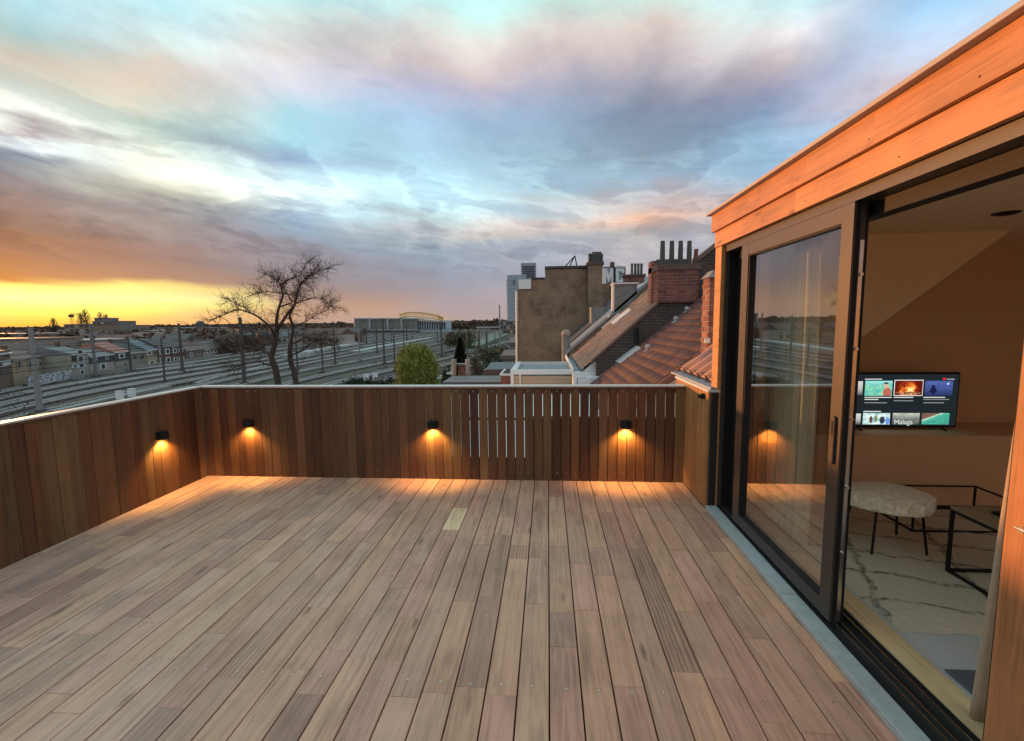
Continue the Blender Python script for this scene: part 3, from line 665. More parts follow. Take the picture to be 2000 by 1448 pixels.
# ---- pan tile mesh shared by all tiles of the nearest roofs (x up the slope, y across)
def tile_mesh(L, W, roll, th=.012):
    mb = MB(); n = 9; vs = []
    for x in (0, L):
        for lay_ in (0, 1):
            for i in range(n+1):
                s = i/n; z = roll*math.sin(math.pi*min(1, s/.45))**.7 if 0 < s < .45 else 0.0
                vs.append((x, s*W, z+(th if lay_ else 0)+(.02 if x == 0 else 0)))
    m_ = n+1; q = lambda a, l, i: (a*2+l)*m_+i
    fs = [(q(0,1,i), q(0,1,i+1), q(1,1,i+1), q(1,1,i)) for i in range(n)] + [(q(0,0,i), q(0,0,i+1), q(0,1,i+1), q(0,1,i)) for i in range(n)]
    mb.add(vs, fs); return mb
PIT = .7813
PANG = math.atan(PIT)
tm = tile_mesh(.235, .175, .055).mesh('roof_tile', smooth=True); tm.materials.append(M['tile'])
def slope_z(X, x0, z0): return z0+PIT*(X-x0)
def tiles(root, x0, z0, ya, yb, nrows, palette):
    du = .20; cx, cz = math.cos(PANG), math.sin(PANG); W = .165; far_ = MB(); near_n = 0
    y = ya
    while y < yb-.05:
        for r_ in range(nrows):
            u = r_*du; X = x0+u*cx; Z = z0+u*cz+.010
            if near_n < 300:
                instance('roof_tile', tm, (X, y, Z), root, jit(rb.choice(palette), .16), (0, -PANG, 0)); near_n += 1
            else:
                vs = [(X+v.co.x*cx-v.co.z*cz, y+v.co.y, Z+v.co.x*cz+v.co.z*cx) for v in tm.vertices]
                far_.add(vs, [tuple(p.vertices) for p in tm.polygons])
        y += W
    far_.build('roof_tiles', M['tile'], root, palette[0], smooth=True, kind='stuff')
CL = [(.15,.062,.052),(.13,.054,.046),(.17,.072,.060),(.105,.050,.044)]
# house A: red tiled roof next door
hA = thing('terraced_house', (3, 9, GZ), 'neighbouring house with a red pantile roof and two small roof vents', 'house')
AX0, AZ0 = 1.02, slope_z(1.02, 1.15, .23)
MB().prism([(AX0, 7.15, AZ0-.02), (4.2, 7.15, slope_z(4.2, 1.15, .23)-.02), (4.2, 7.15, GZ), (1.5, 7.15, GZ), (1.5, 7.15, AZ0+.1)], (0, 3.9, 0)).build('house_wall', M['render_white'], hA)
rA = MB().prism([(AX0, 7.14, AZ0-.01), (4.2, 7.14, slope_z(4.2, 1.15, .23)-.01), (4.2, 7.14, slope_z(4.2,1.15,.23)), (AX0, 7.14, AZ0)], (0, 3.92, 0)).build('roof', M['slate'], hA)
tiles(rA, AX0, AZ0, 7.12, 11.0, 19, CL)
vb = MB()
for i in range(12):                            # verge pieces along the near edge
    u0 = i*.37; X = AX0+u0*math.cos(PANG); Z = AZ0+u0*math.sin(PANG)
    MB().hexa([(X,7.06,Z-.06),(X+.30,7.06,Z-.06+.30*PIT),(X+.30,7.12,Z-.06+.30*PIT),(X,7.12,Z-.06)], [(X,7.06,Z+.075),(X+.30,7.06,Z+.055+.30*PIT),(X+.30,7.12,Z+.055+.30*PIT),(X,7.12,Z+.075)]).build('verge_tile', M['tile'], rA, jit((.20,.075,.055)))
def roof_vent(px, py, root):
    d = ray(px, py); t = (.23-PIT*1.15-CAM_H)/(d.z-PIT*d.x); p = EYE+d*t
    v = MB().tube([p+Vector((-.07,0,.0)), p+Vector((.07,0,.11))], .055, 10).build('roof_vent', M['objs'], root, (.38,.36,.34))
    MB().lathe(p+Vector((-.02,0,.10)), [(.045,0),(.055,.03),(.04,.07),(.0,.09)], 12).build('vent_cowl', M['objs'], v, (.38,.36,.34))
for q in ((1267,690),(1321,634),(1343,615)): roof_vent(*q, rA)
def roof_light(pts, root, x0, z0, name='roof_window'):
    P4 = []
    for px, py in pts:
        d = ray(px, py); t = (z0-PIT*x0-CAM_H)/(d.z-PIT*d.x); P4.append(EYE+d*t+Vector((-.05,0,.075)))
    return P4
P4 = roof_light(((1206,713),(1215,717),(1256,686),(1247,683)), rA, 1.15, .23)
up = Vector((-.62,0,.78))*.02
MB().hexa([p-up for p in P4], [p+up for p in P4]).build('roof_window', M['alu'], rA)
# brick chimney pillar beside the dormer: bricks one by one
bmesh_cache = {}
def brick_me(L, W, H):
    k = (round(L,3), round(W,3), round(H,3))
    if k not in bmesh_cache:
        me = B(0, L, 0, W, 0, H).mesh('brick', bevel=.004); me.materials.append(M['brick']); bmesh_cache[k] = me
    return bmesh_cache[k]
def brick_stack(root, x0, x1, y0, y1, z0, z1, pal, bl=.20, bh=.062, mj=.012, left=True):
    B(x0+.010, x1-.010, y0+.010, y1-.010, z0, z1).build('mortar_core', M['mortar'], root)
    z = z0; r_ = 0
    while z+bh <= z1+.001:
        off = 0 if r_ % 2 else -(bl/2+mj/2)
        x = x0+off
        while x < x1-.02:
            a = max(x, x0); b = min(x+bl, x1)
            if b-a > .03: instance('brick', brick_me(b-a, .05, bh), (a, y0, z), root, jit(rb.choice(pal), .2))
            x += bl+mj
        if left:
            y = y0+.051+mj+(0 if r_ % 2 else -.08); 
            while y < y1-.02:
                a = max(y, y0+.051+mj); b = min(y+bl, y1)
                if b-a > .03: instance('brick', brick_me(.05, b-a, bh), (x0, a, z), root, jit(rb.choice(pal), .2))
                y += bl+mj
        z += bh+mj; r_ += 1
RB = [(.30,.11,.065),(.25,.088,.055),(.34,.14,.085),(.19,.07,.05)]
ch = thing('brick_chimney', (2.2, 6.6, .6), 'narrow brick chimney stack right beside the dormer corner post', 'chimney')
brick_stack(ch, 2.18, 2.62, 6.5, 6.80, .75, 2.22, RB)
MB().hexa([(2.16,6.48,2.222),(2.64,6.48,2.222),(2.64,6.82,2.222),(2.16,6.82,2.222)], [(2.24,6.54,2.32),(2.56,6.54,2.32),(2.56,6.76,2.32),(2.24,6.76,2.32)]).build('cap', M['render_grey'], ch)
B(2.13, 2.20, 6.47, 6.497, 1.34, 1.40).build('flashing', M['alu'], ch)
# our own roof strip beside the parapet
own = thing('tiled_roof_strip', (1.6, 4.9, .9), 'strip of large pinkish roof tiles between the parapet and the dormer', 'roof')
rs = MB().prism([(1.50,4.16,1.06),(3.4,4.16,1.06+1.9*PIT),(3.4,4.16,.8+1.9*PIT),(1.50,4.16,.8)], (0,1.2,0)).build('roof_bed', M['slate'], own)
tmo = tile_mesh(.40, .24, .055).mesh('roof_tile', smooth=True); tmo.materials.append(M['tile'])
for r_ in range(4):
    for i in range(5): instance('roof_tile', tmo, (1.52+r_*.35*math.cos(PANG), 4.16+i*.24, 1.075+r_*.35*math.sin(PANG)), own, jit((.40,.22,.18)), (0,-PANG,0))
B(1.385, 1.53, 4.02, 5.3, 1.0565, 1.075).build('lead_flashing', M['zinc'], own)
MB().prism([(1.5,5.37,.85),(3.6,5.37,.8+2.1*PIT),(3.6,5.37,GZ),(1.5,5.37,GZ)], (0,.12,0)).build('party_wall', M['render_white'], own)
# party wall between house A and B, with the big chimney
pw = thing('party_wall', (2.5, 11.1, GZ), 'dark weathered brick party wall rising between two roofs', 'wall')
w2 = lambda X: .64 + .8845*(X-.98)
MB().prism([(1.15,11.02,.15),(1.15,11.02,w2(1.15)),(3.0,11.02,w2(3.0)),(3.44,11.02,2.99),(4.6,11.02,slope_z(4.6,3.44,2.99)),(4.6,11.02,.15)], (0,.24,0)).build('brick_face', M['brick_dark'], pw)
MB().prism([(1.02,10.99,w2(1.02)+.004),(3.0,10.99,w2(3.0)+.004),(3.0,10.99,w2(3.0)+.07),(1.02,10.99,w2(1.02)+.07)], (0,.30,0)).build('coping', M['tile'], pw, (.20,.10,.07))
MB().prism([(3.44,10.99,slope_z(3.44,3.44,3.0)),(4.65,10.99,slope_z(4.65,3.44,3.0)),(4.65,10.99,slope_z(4.65,3.44,3.12)),(3.44,10.99,3.10)], (0,.30,0)).build('coping', M['tile'], pw, (.16,.09,.065))
B(0.98, 1.5, 10.9, 11.24, GZ, .30).build('wall_end', M['render_white'], pw)
B(0.92, 1.56, 10.86, 11.0, .302, .36).build('wall_end_cap', M['paint_white'], pw)
mb = MB().tube([on_y(1243, 672, 10.9), on_y(1243, 640, 10.9)], .05, 8); mb.build('flue_pipe', M['black'], pw)
big = thing('brick_chimney', (2.9, 11.2, 2.0), 'large red brick chimney with four tall clay pots', 'chimney')
brick_stack(big, 2.53, 3.45, 10.96, 11.5, 2.06, 2.80, [(.22,.07,.05),(.19,.062,.045),(.25,.082,.06),(.16,.052,.04)])
B(2.50, 3.47, 10.93, 11.92, 2.802, 2.93).build('cap', M['obj'], big, (.13,.075,.055))
B(2.50, 2.62, 11.52, 11.9, 2.1, 3.08).build('side_stack', M['brick_red'], big)
for x in (1293.5,1311.5,1328.5,1345.5):
    p = on_y(x, 516, 11.25); t_ = on_y(x, 471, 11.25)
    MB().lathe((p.x, 11.25, 2.93), [(.062,0),(.058,.3),(.05,t_.z-2.93),(.038,t_.z-2.93),(.038,.4)], 12).build('chimney_pot', M['obj'], big, (.085,.08,.07))
    MB().lathe((p.x+.01, 11.7, 2.93), [(.07,0),(.06,.18),(.05,.2)], 10).build('chimney_pot', M['obj'], big, (.11,.10,.09))
p0 = on_y(1357, 516, 11.4); p1 = on_y(1360, 487, 11.4)
MB().tube([p0, p1], [.055,.045], 10).build('chimney_pot', M['obj'], big, (.15,.06,.045))
# house B: orange-brown roof
hB = thing('terraced_house', (3, 14, GZ), 'house with a brown tiled roof, second along the row', 'house')
BX0 = .82; BZ0 = w2(.82)-.05; S2 = .8845; PA2 = math.atan(S2)
MB().prism([(BX0,11.27,BZ0-.03),(4.0,11.27,BZ0-.03+S2*3.18),(4.0,11.27,GZ),(BX0+.1,11.27,GZ)], (0,4.6,0)).build('house_wall', M['render_white'], hB)
rB = MB().prism([(BX0,11.26,BZ0-.02),(4.0,11.26,BZ0-.02+S2*3.18),(4.0,11.26,BZ0+S2*3.18),(BX0,11.26,BZ0)], (0,4.62,0)).build('roof', M['slate'], hB)
tmb = tile_mesh(.40,.30,.03).mesh('roof_tile'); tmb.materials.append(M['tile'])
for r_ in range(12):
    for i in range(15): instance('roof_tile', tmb, (BX0+r_*.36*math.cos(PA2), 11.27+i*.30, BZ0+r_*.36*math.sin(PA2)+.012), rB, jit(rb.choice([(.34,.17,.10),(.30,.16,.105),(.37,.19,.11),(.27,.145,.10)]), .12), (0,-PA2,0))
def pane_on(pts, S, x0, z0, root, mat, lift=.06):
    P4 = []
    for px, py in pts:
        d = ray(px, py); t = (z0-S*x0-CAM_H)/(d.z-S*d.x); P4.append(EYE+d*t+Vector((-.5,0,.6))*lift)
    up = Vector((-.62,0,.78))*.03
    return MB().hexa([p-up for p in P4], [p+up for p in P4]).build('roof_window', mat, root)
rwf = pane_on(((1168,640),(1178,645),(1213,616),(1205,611)), S2, BX0, BZ0, rB, M['alu'])
pane_on(((1195,634),(1201,637),(1236,609),(1230,606)), S2, BX0, BZ0, rB, M['alu'])
# gutter of house B
gt = MB()
gt.add([(.60,11.3,.42),(.86,11.3,.42),(.60,16.0,.42),(.86,16.0,.42)], [(0,1,3,2)])
gtt = B(.60,.62,11.3,16.0,.40,.53).build('gutter', M['paint_white'], hB); B(.84,.86,11.3,16.0,.40,.53).build('gutter_side', M['paint_white'], gtt); B(.62,.84,11.3,16.0,.40,.43).build('gutter_floor', M['zinc'], gtt); B(.60,1.18,11.20,11.298,.28,.44).build('gutter_end', M['paint_white'], gtt)
MB().tube([(.66,11.25,.28),(.66,11.25,GZ)], .05, 8).build('down_pipe', M['paint_white'], hB)
B(.72,1.25,11.12,11.24,GZ,.27).build('wall_return', M['render_white'], hB)
# flat roofed rear extension with slatted siding
ex = thing('flat_roof_extension', (-.1, 12.5, GZ), 'flat roofed rear extension with beige horizontal siding and white edges', 'extension')
E0 = on_y(1001, 724, 11.6); E1 = on_y(1108, 724, 11.6)
ex0, ex1, ez = E0.x, .60, E0.z; ey0, ey1 = 11.6, 14.0
B(ex0+.03, ex1-.02, ey0+.03, ey1, GZ, ez-.14).build('core', M['render_white'], ex)
z = ez-.14
for i in range(8):
    B(ex0+.035, ex1, ey0, ey0+.028, z-.093, z-.006).build('siding_slat', M['objs'], ex, jit((.50,.37,.25), .06)); z -= .093
B(ex0-.05, ex1, ey0-.03, ey0+.06, ez-.10, ez+.02).build('edge_front', M['paint_white'], ex)
B(ex0-.05, ex0+.10, ey0+.062, ey1, ez-.10, ez+.018).build('edge_left', M['alu'], ex)
B(ex0+.101, ex1, ey1-.10, ey1, ez-.10, ez+.016).build('edge_back', M['alu'], ex)
B(ex0+.102, ex1, ey0+.062, ey1-.102, ez-.13, ez-.09).build('roof_membrane', M['zinc'], ex)
B(ex0-.05, ex0+.03, ey0-.03, ey0+.04, GZ, ez-.102).build('corner_trim', M['paint_white'], ex)
p = on_y(1016, 735, 11.55); MB().tube([(p.x,11.56,ez-.10),(p.x,11.56,GZ)], .025, 8).build('down_pipe', M['alu'], ex)
# round-topped flue and zinc roof of house C, grey rendered chimney
fl = thing('flue_stack', (.5, 16.4, .2), 'grey round flue with a domed cap at the roof edge', 'flue')
p = on_y(1105.5, 690, 16.4); t_ = on_y(1105.5, 655, 16.4)
MB().lathe((p.x,16.4,p.z-.3), [(.15,0),(.15,t_.z-p.z+.3)], 14).build('pipe', M['render_grey'], fl)
MB().lathe((p.x,16.4,t_.z+.004), [(.165,0),(.165,.05),(.13,.14),(.05,.19)], 14).build('cap', M['obj'], fl, (.35,.27,.22))
hC = thing('terraced_house', (3, 18, GZ), 'house with a dark slate and grey zinc roof behind the brown roof', 'house')
a = on_y(1112, 688, 16.3); b = on_y(1205, 606, 16.3); mC = (b.z-a.z)/(b.x-a.x)
MB().prism([(a.x,16.0,a.z),(a.x+2.6,16.0,a.z+2.6*mC),(a.x+2.6,16.0,GZ),(a.x,16.0,GZ)], (0,5.4,0)).build('house_wall', M['brick_tan'], hC)
MB().prism([(a.x-.1,15.95,a.z-.06),(a.x+2.6,15.95,a.z+2.6*mC),(a.x+2.6,15.95,a.z+2.6*mC+.10),(a.x-.1,15.95,a.z+.04)], (0,2.0,0)).build('roof', M['zinc'], hC)
MB().prism([(a.x-.1,17.96,a.z-.06),(a.x+2.6,17.96,a.z+2.6*mC),(a.x+2.6,17.96,a.z+2.6*mC+.16),(a.x-.1,17.96,a.z+.10)], (0,3.6,0)).build('roof', M['slate'], hC)
p = on_y(1165, 650, 17.9); B(p.x-.2, p.x+.9, 17.9, 18.6, p.z-1.2, on_y(1160, 600, 17.9).z).build('dormer_box', M['render_grey'], hC)
gc = thing('rendered_chimney', (2.4, 15.95, 1), 'wide grey rendered chimney slab with a pale pipe at its side', 'chimney')
c0 = on_y(1200, 556, 16.0); c1 = on_y(1244, 556, 16.0); cb = on_y(1200, 625, 16.0)
B(c0.x, c1.x, 15.95, 16.6, cb.z-.5, c0.z).build('stack', M['render_grey'], gc)
B(c0.x-.05, c1.x+.05, 15.9, 16.65, c0.z+.002, c0.z+.05).build('cap', M['alu'], gc)
MB().tube([(c0.x-.06,15.9,c0.z-.05),(c0.x-.06,15.9,cb.z+.35),(c0.x-.22,15.9,cb.z+.1)], .045, 8).build('pipe', M['paint_white'], gc)
# tall tan brick building
tb = thing('brick_building', (0, 23, GZ), 'tall tan brick gable building with a blank stained side wall', 'building')
q = lambda x, y: on_y(x, y, 22.0)
pts = [q(1011,900), q(1011,565), q(1013,546), q(1038.5,546), q(1065,545), q(1065,525), q(1146,525), q(1146,900)]
for v in pts[:1]+pts[-1:]: v.z = GZ
MB().prism(pts, (0,9,0)).build('brick_wall', M['brick_tan'], tb)
B(q(1064,525).x, q(1147,525).x, 21.93, 31.1, q(1065,525).z+.003, q(1065,525).z+.10).build('parapet_cap', M['slate'], tb)
B(q(1038,545).x, q(1064.5,545).x, 21.93, 31.1, q(1050,545).z+.003, q(1050,545).z+.06).build('parapet_cap', M['slate'], tb)
a = q(1013,565); b = q(1037,546); B(a.x, b.x, 21.94, 21.996, a.z, b.z).build('white_panel', M['paint_white'], tb)
MB().tube([(q(1009,570).x,21.95,q(1009,570).z),(q(1009,710).x,21.95,-2.0)], .045, 8).build('down_pipe', M['paint_white'], tb)
mb = MB()
for s in ((1103,522,1123,500),(1123,500,1127,523),(1112,522,1121,503)): mb.tube([on_y(s[0],s[1],25), on_y(s[2],s[3],25)], .03, 5)
an = mb.build('roof_antenna', M['black']); tag(an, 'thin tilted metal bracket standing on the tan brick roof', 'antenna')
def stack_with_pots(name, x0, x1, yt, yb, Y, dep, mat, label, pots, ptop, prad, cap=True, potc=(.10,.09,.08)):
    a = on_y(x0, yb, Y); b = on_y(x1, yt, Y)
    t = thing(name, ((a.x+b.x)/2, Y, a.z), label, 'chimney')
    B(a.x, b.x, Y, Y+dep, a.z, b.z).build('stack', mat, t)
    if cap: B(a.x-.06, b.x+.06, Y-.06, Y+dep+.06, b.z+.002, b.z+.12).build('cap', M['obj'], t, (.12,.075,.06))
    for px in pots:
        c_ = on_y(px, yt, Y+dep/2); tp = on_y(px, ptop, Y+dep/2).z
        MB().lathe((c_.x, Y+dep/2, b.z), [(prad,0),(prad*.85,(tp-b.z)*.8),(prad*1.0,(tp-b.z)*.82),(prad*.9,tp-b.z)], 10).build('chimney_pot', M['obj'], t, jit(potc))
    return t
t = stack_with_pots('brick_chimney', 1148, 1177, 517, 640, 21.6, 1.1, M['brick_tan'], 'tall tan brick chimney crowded with short pots on the brick building', (1152,1158,1163.5,1169,1174.5), 496, .085)
a = on_y(1156, 498, 22.4); b = on_y(1174, 493, 22.4); B(a.x, b.x, 22.2, 22.6, a.z-.6, b.z).build('cowl_box', M['obj'], t, (.12,.12,.11))
wl = thing('brick_wall', (4, 26, GZ), 'tan brick rear wall behind the MC sign', 'wall')
a = on_y(1146, 555, 26); b = on_y(1300, 555, 26); B(a.x, b.x, 26, 26.4, GZ, a.z).build('brick_face', M['brick_tan'], wl)
stack_with_pots('brick_chimney', 1229, 1259, 540, 640, 25.4, .9, M['brick_red'], 'square brick chimney with four slim pots right of the MC sign', (1234,1240.5,1246.5,1252.5), 515, .075)
stack_with_pots('brick_chimney', 1219, 1229.5, 541, 600, 25.45, .5, M['brick_red'], 'small low brick stack between the MC sign and the four pot chimney', (), 530, .07)
# the MC sign: white letters in a dark frame
sg = thing('roof_sign', (4.1, 30, 3), 'white MC letters in a dark frame on the rooftops', 'sign')
SY = 30.0
s_ = lambda x, y: on_y(x, y, SY)
fm = MB()
for (xa, ya, xb, yb) in ((1177,520.5,1222,522.5),(1198,522.5,1202,556),(1220,522.5,1222,553)):
    a = s_(xa, yb); b = s_(xb, ya); fm.box(a.x, b.x, SY, SY+.12, a.z, b.z)
fm.build('sign_frame', M['black'], sg)
a = s_(1193,522); b = s_(1201,511); B(a.x, b.x, SY+.2, SY+.6, a.z, b.z).build('lamp_box', M['obj'], sg, (.10,.09,.07))
for xa, xb in ((1178.5,1198),(1202,1220)):
    a = s_(xa,557); b = s_(xb,522.5); B(a.x, b.x, SY+.02, SY+.06, a.z, b.z).build('sign_panel', M['zinc'], sg)
MB().prism([s_(*k) for k in ((1180,556),(1180,525),(1185,525),(1188.7,537),(1192.5,525),(1197.5,525),(1197.5,556),(1193.7,556),(1193.7,540),(1190,551),(1187.5,551),(1183.8,540),(1183.8,556))], (0,-.08,0)).build('letter', M['paint_white'], sg)
MB().prism([s_(*k) for k in ((1203,552),(1203,525.5),(1219,525.5),(1219,534),(1214.5,534),(1213.5,530.5),(1208,530.5),(1208,547),(1213.5,547),(1214.5,543),(1219,543),(1219,552))], (0,-.08,0)).build('letter', M['paint_white'], sg)
a = on_y(1258, 556, 34); b = on_y(1280, 540, 34); pb_ = B(a.x, b.x, 34, 34.2, a.z-3, b.z).build('pale_gable', M['objs'], None, (.45,.60,.62)); tag(pb_, 'pale blue panel on the roofline between two chimneys', 'panel')

pr_ = thing('gravel_roof', (-.5, 7, GZ), 'pale gravel flat roof glimpsed through the fence gaps', 'roof')
B(-3.2, .98, 4.95, 10.8, -.2, -.05).build('roof_surface', plain('pale_gravel', (.84,.82,.79), .9, 0, .12, 30), pr_)
B(.981, 1.48, 4.95, 7.1, -.2, -.052).build('roof_surface', M['paint_white'], pr_)
B(-3.2, .98, 4.95, 10.8, GZ, -.202).build('roof_wall', M['render_white'], pr_)

# ================================================================== GROUND, RAILWAY
def groundmat():
    mt, q_, b_ = newmat('railway_ground'); P = geo(q_)
    n_a = q_.noise(P, .035, 6, .65); n_b = q_.noise(P, .35, 5, .7); n_c = q_.noise(P, 2.2, 4, .7)
    c_ = q_.ramp(n_a, [(.35,(.045,.035,.026)),(.5,(.085,.066,.05)),(.62,(.07,.062,.038)),(.75,(.14,.115,.092))])
    c_ = q_.mix(1, c_, q_.ramp(q_.math('ADD', q_.math('MULTIPLY', n_b, .6), q_.math('MULTIPLY', n_c, .4)), [(.34,(.35,)*3),(.66,(1.75,)*3)]), 'MULTIPLY')
    q_.t.links.new(c_, b_.inputs['Base Color']); b_.inputs['Roughness'].default_value = .9; return mt
mb = MB(); S = 9000
mb.add([(-S,-S,GZ),(S,-S,GZ),(S,S,GZ),(-S,S,GZ)], [(0,1,2,3)]); struct(mb.build('ground', groundmat()))
def smooth_path(pts, step=6.0):
    P = [Vector(p) for p in pts]; out = []
    for i in range(len(P)-1):
        p0, p1, p2, p3 = P[max(i-1,0)], P[i], P[i+1], P[min(i+2,len(P)-1)]
        n_ = max(2, int((p2-p1).length/step))
        for j in range(n_):
            t = j/n_; out.append(.5*((2*p1)+(p2-p0)*t+(2*p0-5*p1+4*p2-p3)*t*t+(3*p1-p0-3*p2+p3)*t**3))
    out.append(P[-1]); return out
def ribbon(mb, path, o0, o1, z0, z1):
    vs = []; n_ = len(path)
    for i, p in enumerate(path):
        d = (path[min(i+1,n_-1)]-path[max(i-1,0)]); d.z = 0; d.normalize(); s = Vector((d.y,-d.x,0))
        for o_ in (o0, o1):
            for z_ in (z0, z1): q_ = p+s*o_; vs.append((q_.x, q_.y, z_))
    fs = []
    for i in range(n_-1):
        a, b_ = i*4, i*4+4
        fs += [(a+1,a+3,b_+3,b_+1),(a,a+1,b_+1,b_),(a+3,a+2,b_+2,b_+3)]
    mb.add(vs, fs)
TR = [
 [(-160,796),(0,757),(140,730),(400,700),(600,668),(760,645)],
 [(-160,810),(0,768),(200,731),(400,706),(600,675),(790,648)],
 [(-160,824),(0,780),(200,742),(400,713),(600,683),(810,651)],
 [(-160,840),(0,793),(200,752),(400,721),(600,690),(830,652)],
 [(-160,858),(0,808),(200,764),(400,730),(600,697),(850,654)],
 [(-120,872),(0,830),(200,781),(400,740),(600,705),(870,655)],
 [(0,858),(100,828),(300,775),(500,732),(700,692),(890,658)],
 [(150,850),(300,798),(450,758),(600,724),(760,694),(900,662)],
 [(350,820),(560,752),(720,716),(860,690),(960,664),(985,650)],
 [(450,818),(640,754),(780,721),(880,699),(985,670),(1030,655)],
 [(550,808),(700,757),(830,724),(900,706),(1000,676),(1060,660)],
]
M['ballast'] = plain('ballast', (.060,.046,.035), .95, 0, .6, 2.2, stain=.3)
M['ballast2'] = plain('rusty_ballast', (.050,.028,.020), .95, 0, .6, 2.0, stain=.3)
M['sleeper'] = plain('sleeper', (.10,.08,.065), .9, 0, .3, 2)
M['railtop'] = plain('rail_steel', (.62,.60,.58), .4, .4, .15, .5)
TL = ['farthest railway track, below the houses', 'second farthest railway track, below the houses', 'third track counted from the houses', 'fourth track counted from the houses', 'fifth track counted from the houses', 'sixth track counted from the houses', 'middle track running behind the bare tree', 'track running close behind the bare tree trunk', 'track curving right past the green tree', 'second nearest track, curving right behind the green tree', 'nearest track, curving right beside the hedges']
paths = []
for k, tr_ in enumerate(TR):
    path = smooth_path([on_z(x, y, GZ) for x, y in tr_]); paths.append(path)
    mid = path[len(path)//3]
    t = thing('railway_track', (mid.x, mid.y, GZ), TL[k], 'railway track', 'tracks of the railway yard')
    mb = MB(); ribbon(mb, path, -1.75, 1.75, GZ-.1, GZ+.12+.004*k); mb.build('ballast_bed', M['ballast2'] if k in (2,4,5,8) else M['ballast'], t)
    for o_ in (-.75, .75):
        mb = MB(); ribbon(mb, path, o_-.065, o_+.065, GZ+.15, GZ+.36); mb.build('rail', M['railtop'], t)
    mb = MB(); L = 0; last = path[0]
    for a, b_ in zip(path, path[1:]):
        if (a-EYE).length > 190: break
        n_ = max(1, int((b_-a).length/.75)); d = (b_-a).normalized(); s = Vector((d.y,-d.x,0)); 
        for j in range(n_):
            p = a+(b_-a)*(j/n_); e = d*.13; w_ = s*1.25
            zz = Vector((0,0,GZ+.19-p.z)); zl = Vector((0,0,GZ+.05-p.z))
            mb.hexa([p-e-w_+zl,p-e+w_+zl,p+e+w_+zl,p+e-w_+zl],[p-e-w_+zz,p-e+w_+zz,p+e+w_+zz,p+e-w_+zz])
    mb.build('sleepers', M['sleeper'], t, kind='stuff')
# pale platforms and service strips between the tracks
def strip(pxs, half, h, mat, name, label, cat, c_=None):
    path = smooth_path([on_z(x, y, GZ) for x, y in pxs]); mb = MB(); ribbon(mb, path, -half, half, GZ-.05, GZ+h)
    for e in (0, -4): mb.add([mb.v[e], mb.v[e+1], mb.v[e+3], mb.v[e+2]], [(0,1,2,3)])
    o = mb.build(name, mat, None, c_); tag(o, label, cat)
strip([(560,699),(620,687),(700,672)], 2.2, .9, M['objs'], 'platform', 'long pale platform beyond the bare tree', 'platform', (.50,.49,.46))
strip([(690,690),(760,676),(840,661)], 2.0, .7, M['objs'], 'platform', 'pale platform left of the green tree, farther along', 'platform', (.36,.36,.34))
strip([(850,742),(930,712),(1000,690)], .8, .25, M['objs'], 'path_edge', 'pale concrete edge by the nearest track', 'kerb', (.45,.45,.43))
strip([(380,752),(440,735),(520,716)], .5, .35, M['objs'], 'cable_duct', 'pale concrete cable duct beside the tracks', 'cable duct', (.26,.25,.23))
strip([(100,808),(240,776),(330,757)], .5, .35, M['objs'], 'cable_duct', 'long pale cable duct nearest the left fence', 'cable duct', (.26,.25,.23))
strip([(150,752),(280,729),(380,712)], .45, .3, M['objs'], 'cable_duct', 'pale cable duct below the house row', 'cable duct', (.26,.25,.23))
# road and embankment on the right
strip([(905,690),(940,672),(963,655),(975,648)], 4.5, .05, plain('asphalt', (.15,.16,.155), .9), 'access_road', 'pale road climbing to the bridge left of the tower', 'road')
strip([(925,682),(958,668),(990,655)], 2.6, 1.4, M['objs'], 'embankment', 'low grassy bank beside the access road', 'bank', (.10,.13,.07))
B_ = on_z(965, 648, GZ)
br = thing('road_bridge', (B_.x, B_.y, GZ), 'small concrete bridge with pale underside left of the tower', 'bridge')
B(B_.x-22, B_.x+22, B_.y, B_.y+8, GZ+4.6, GZ+6).build('deck_slab', M['objs'], br, (.42,.42,.40))
for dx in (-20, -7, 7, 20): B(B_.x+dx-1, B_.x+dx+1, B_.y+1, B_.y+7, GZ, GZ+4.59).build('pier', M['objs'], br, (.30,.30,.29))
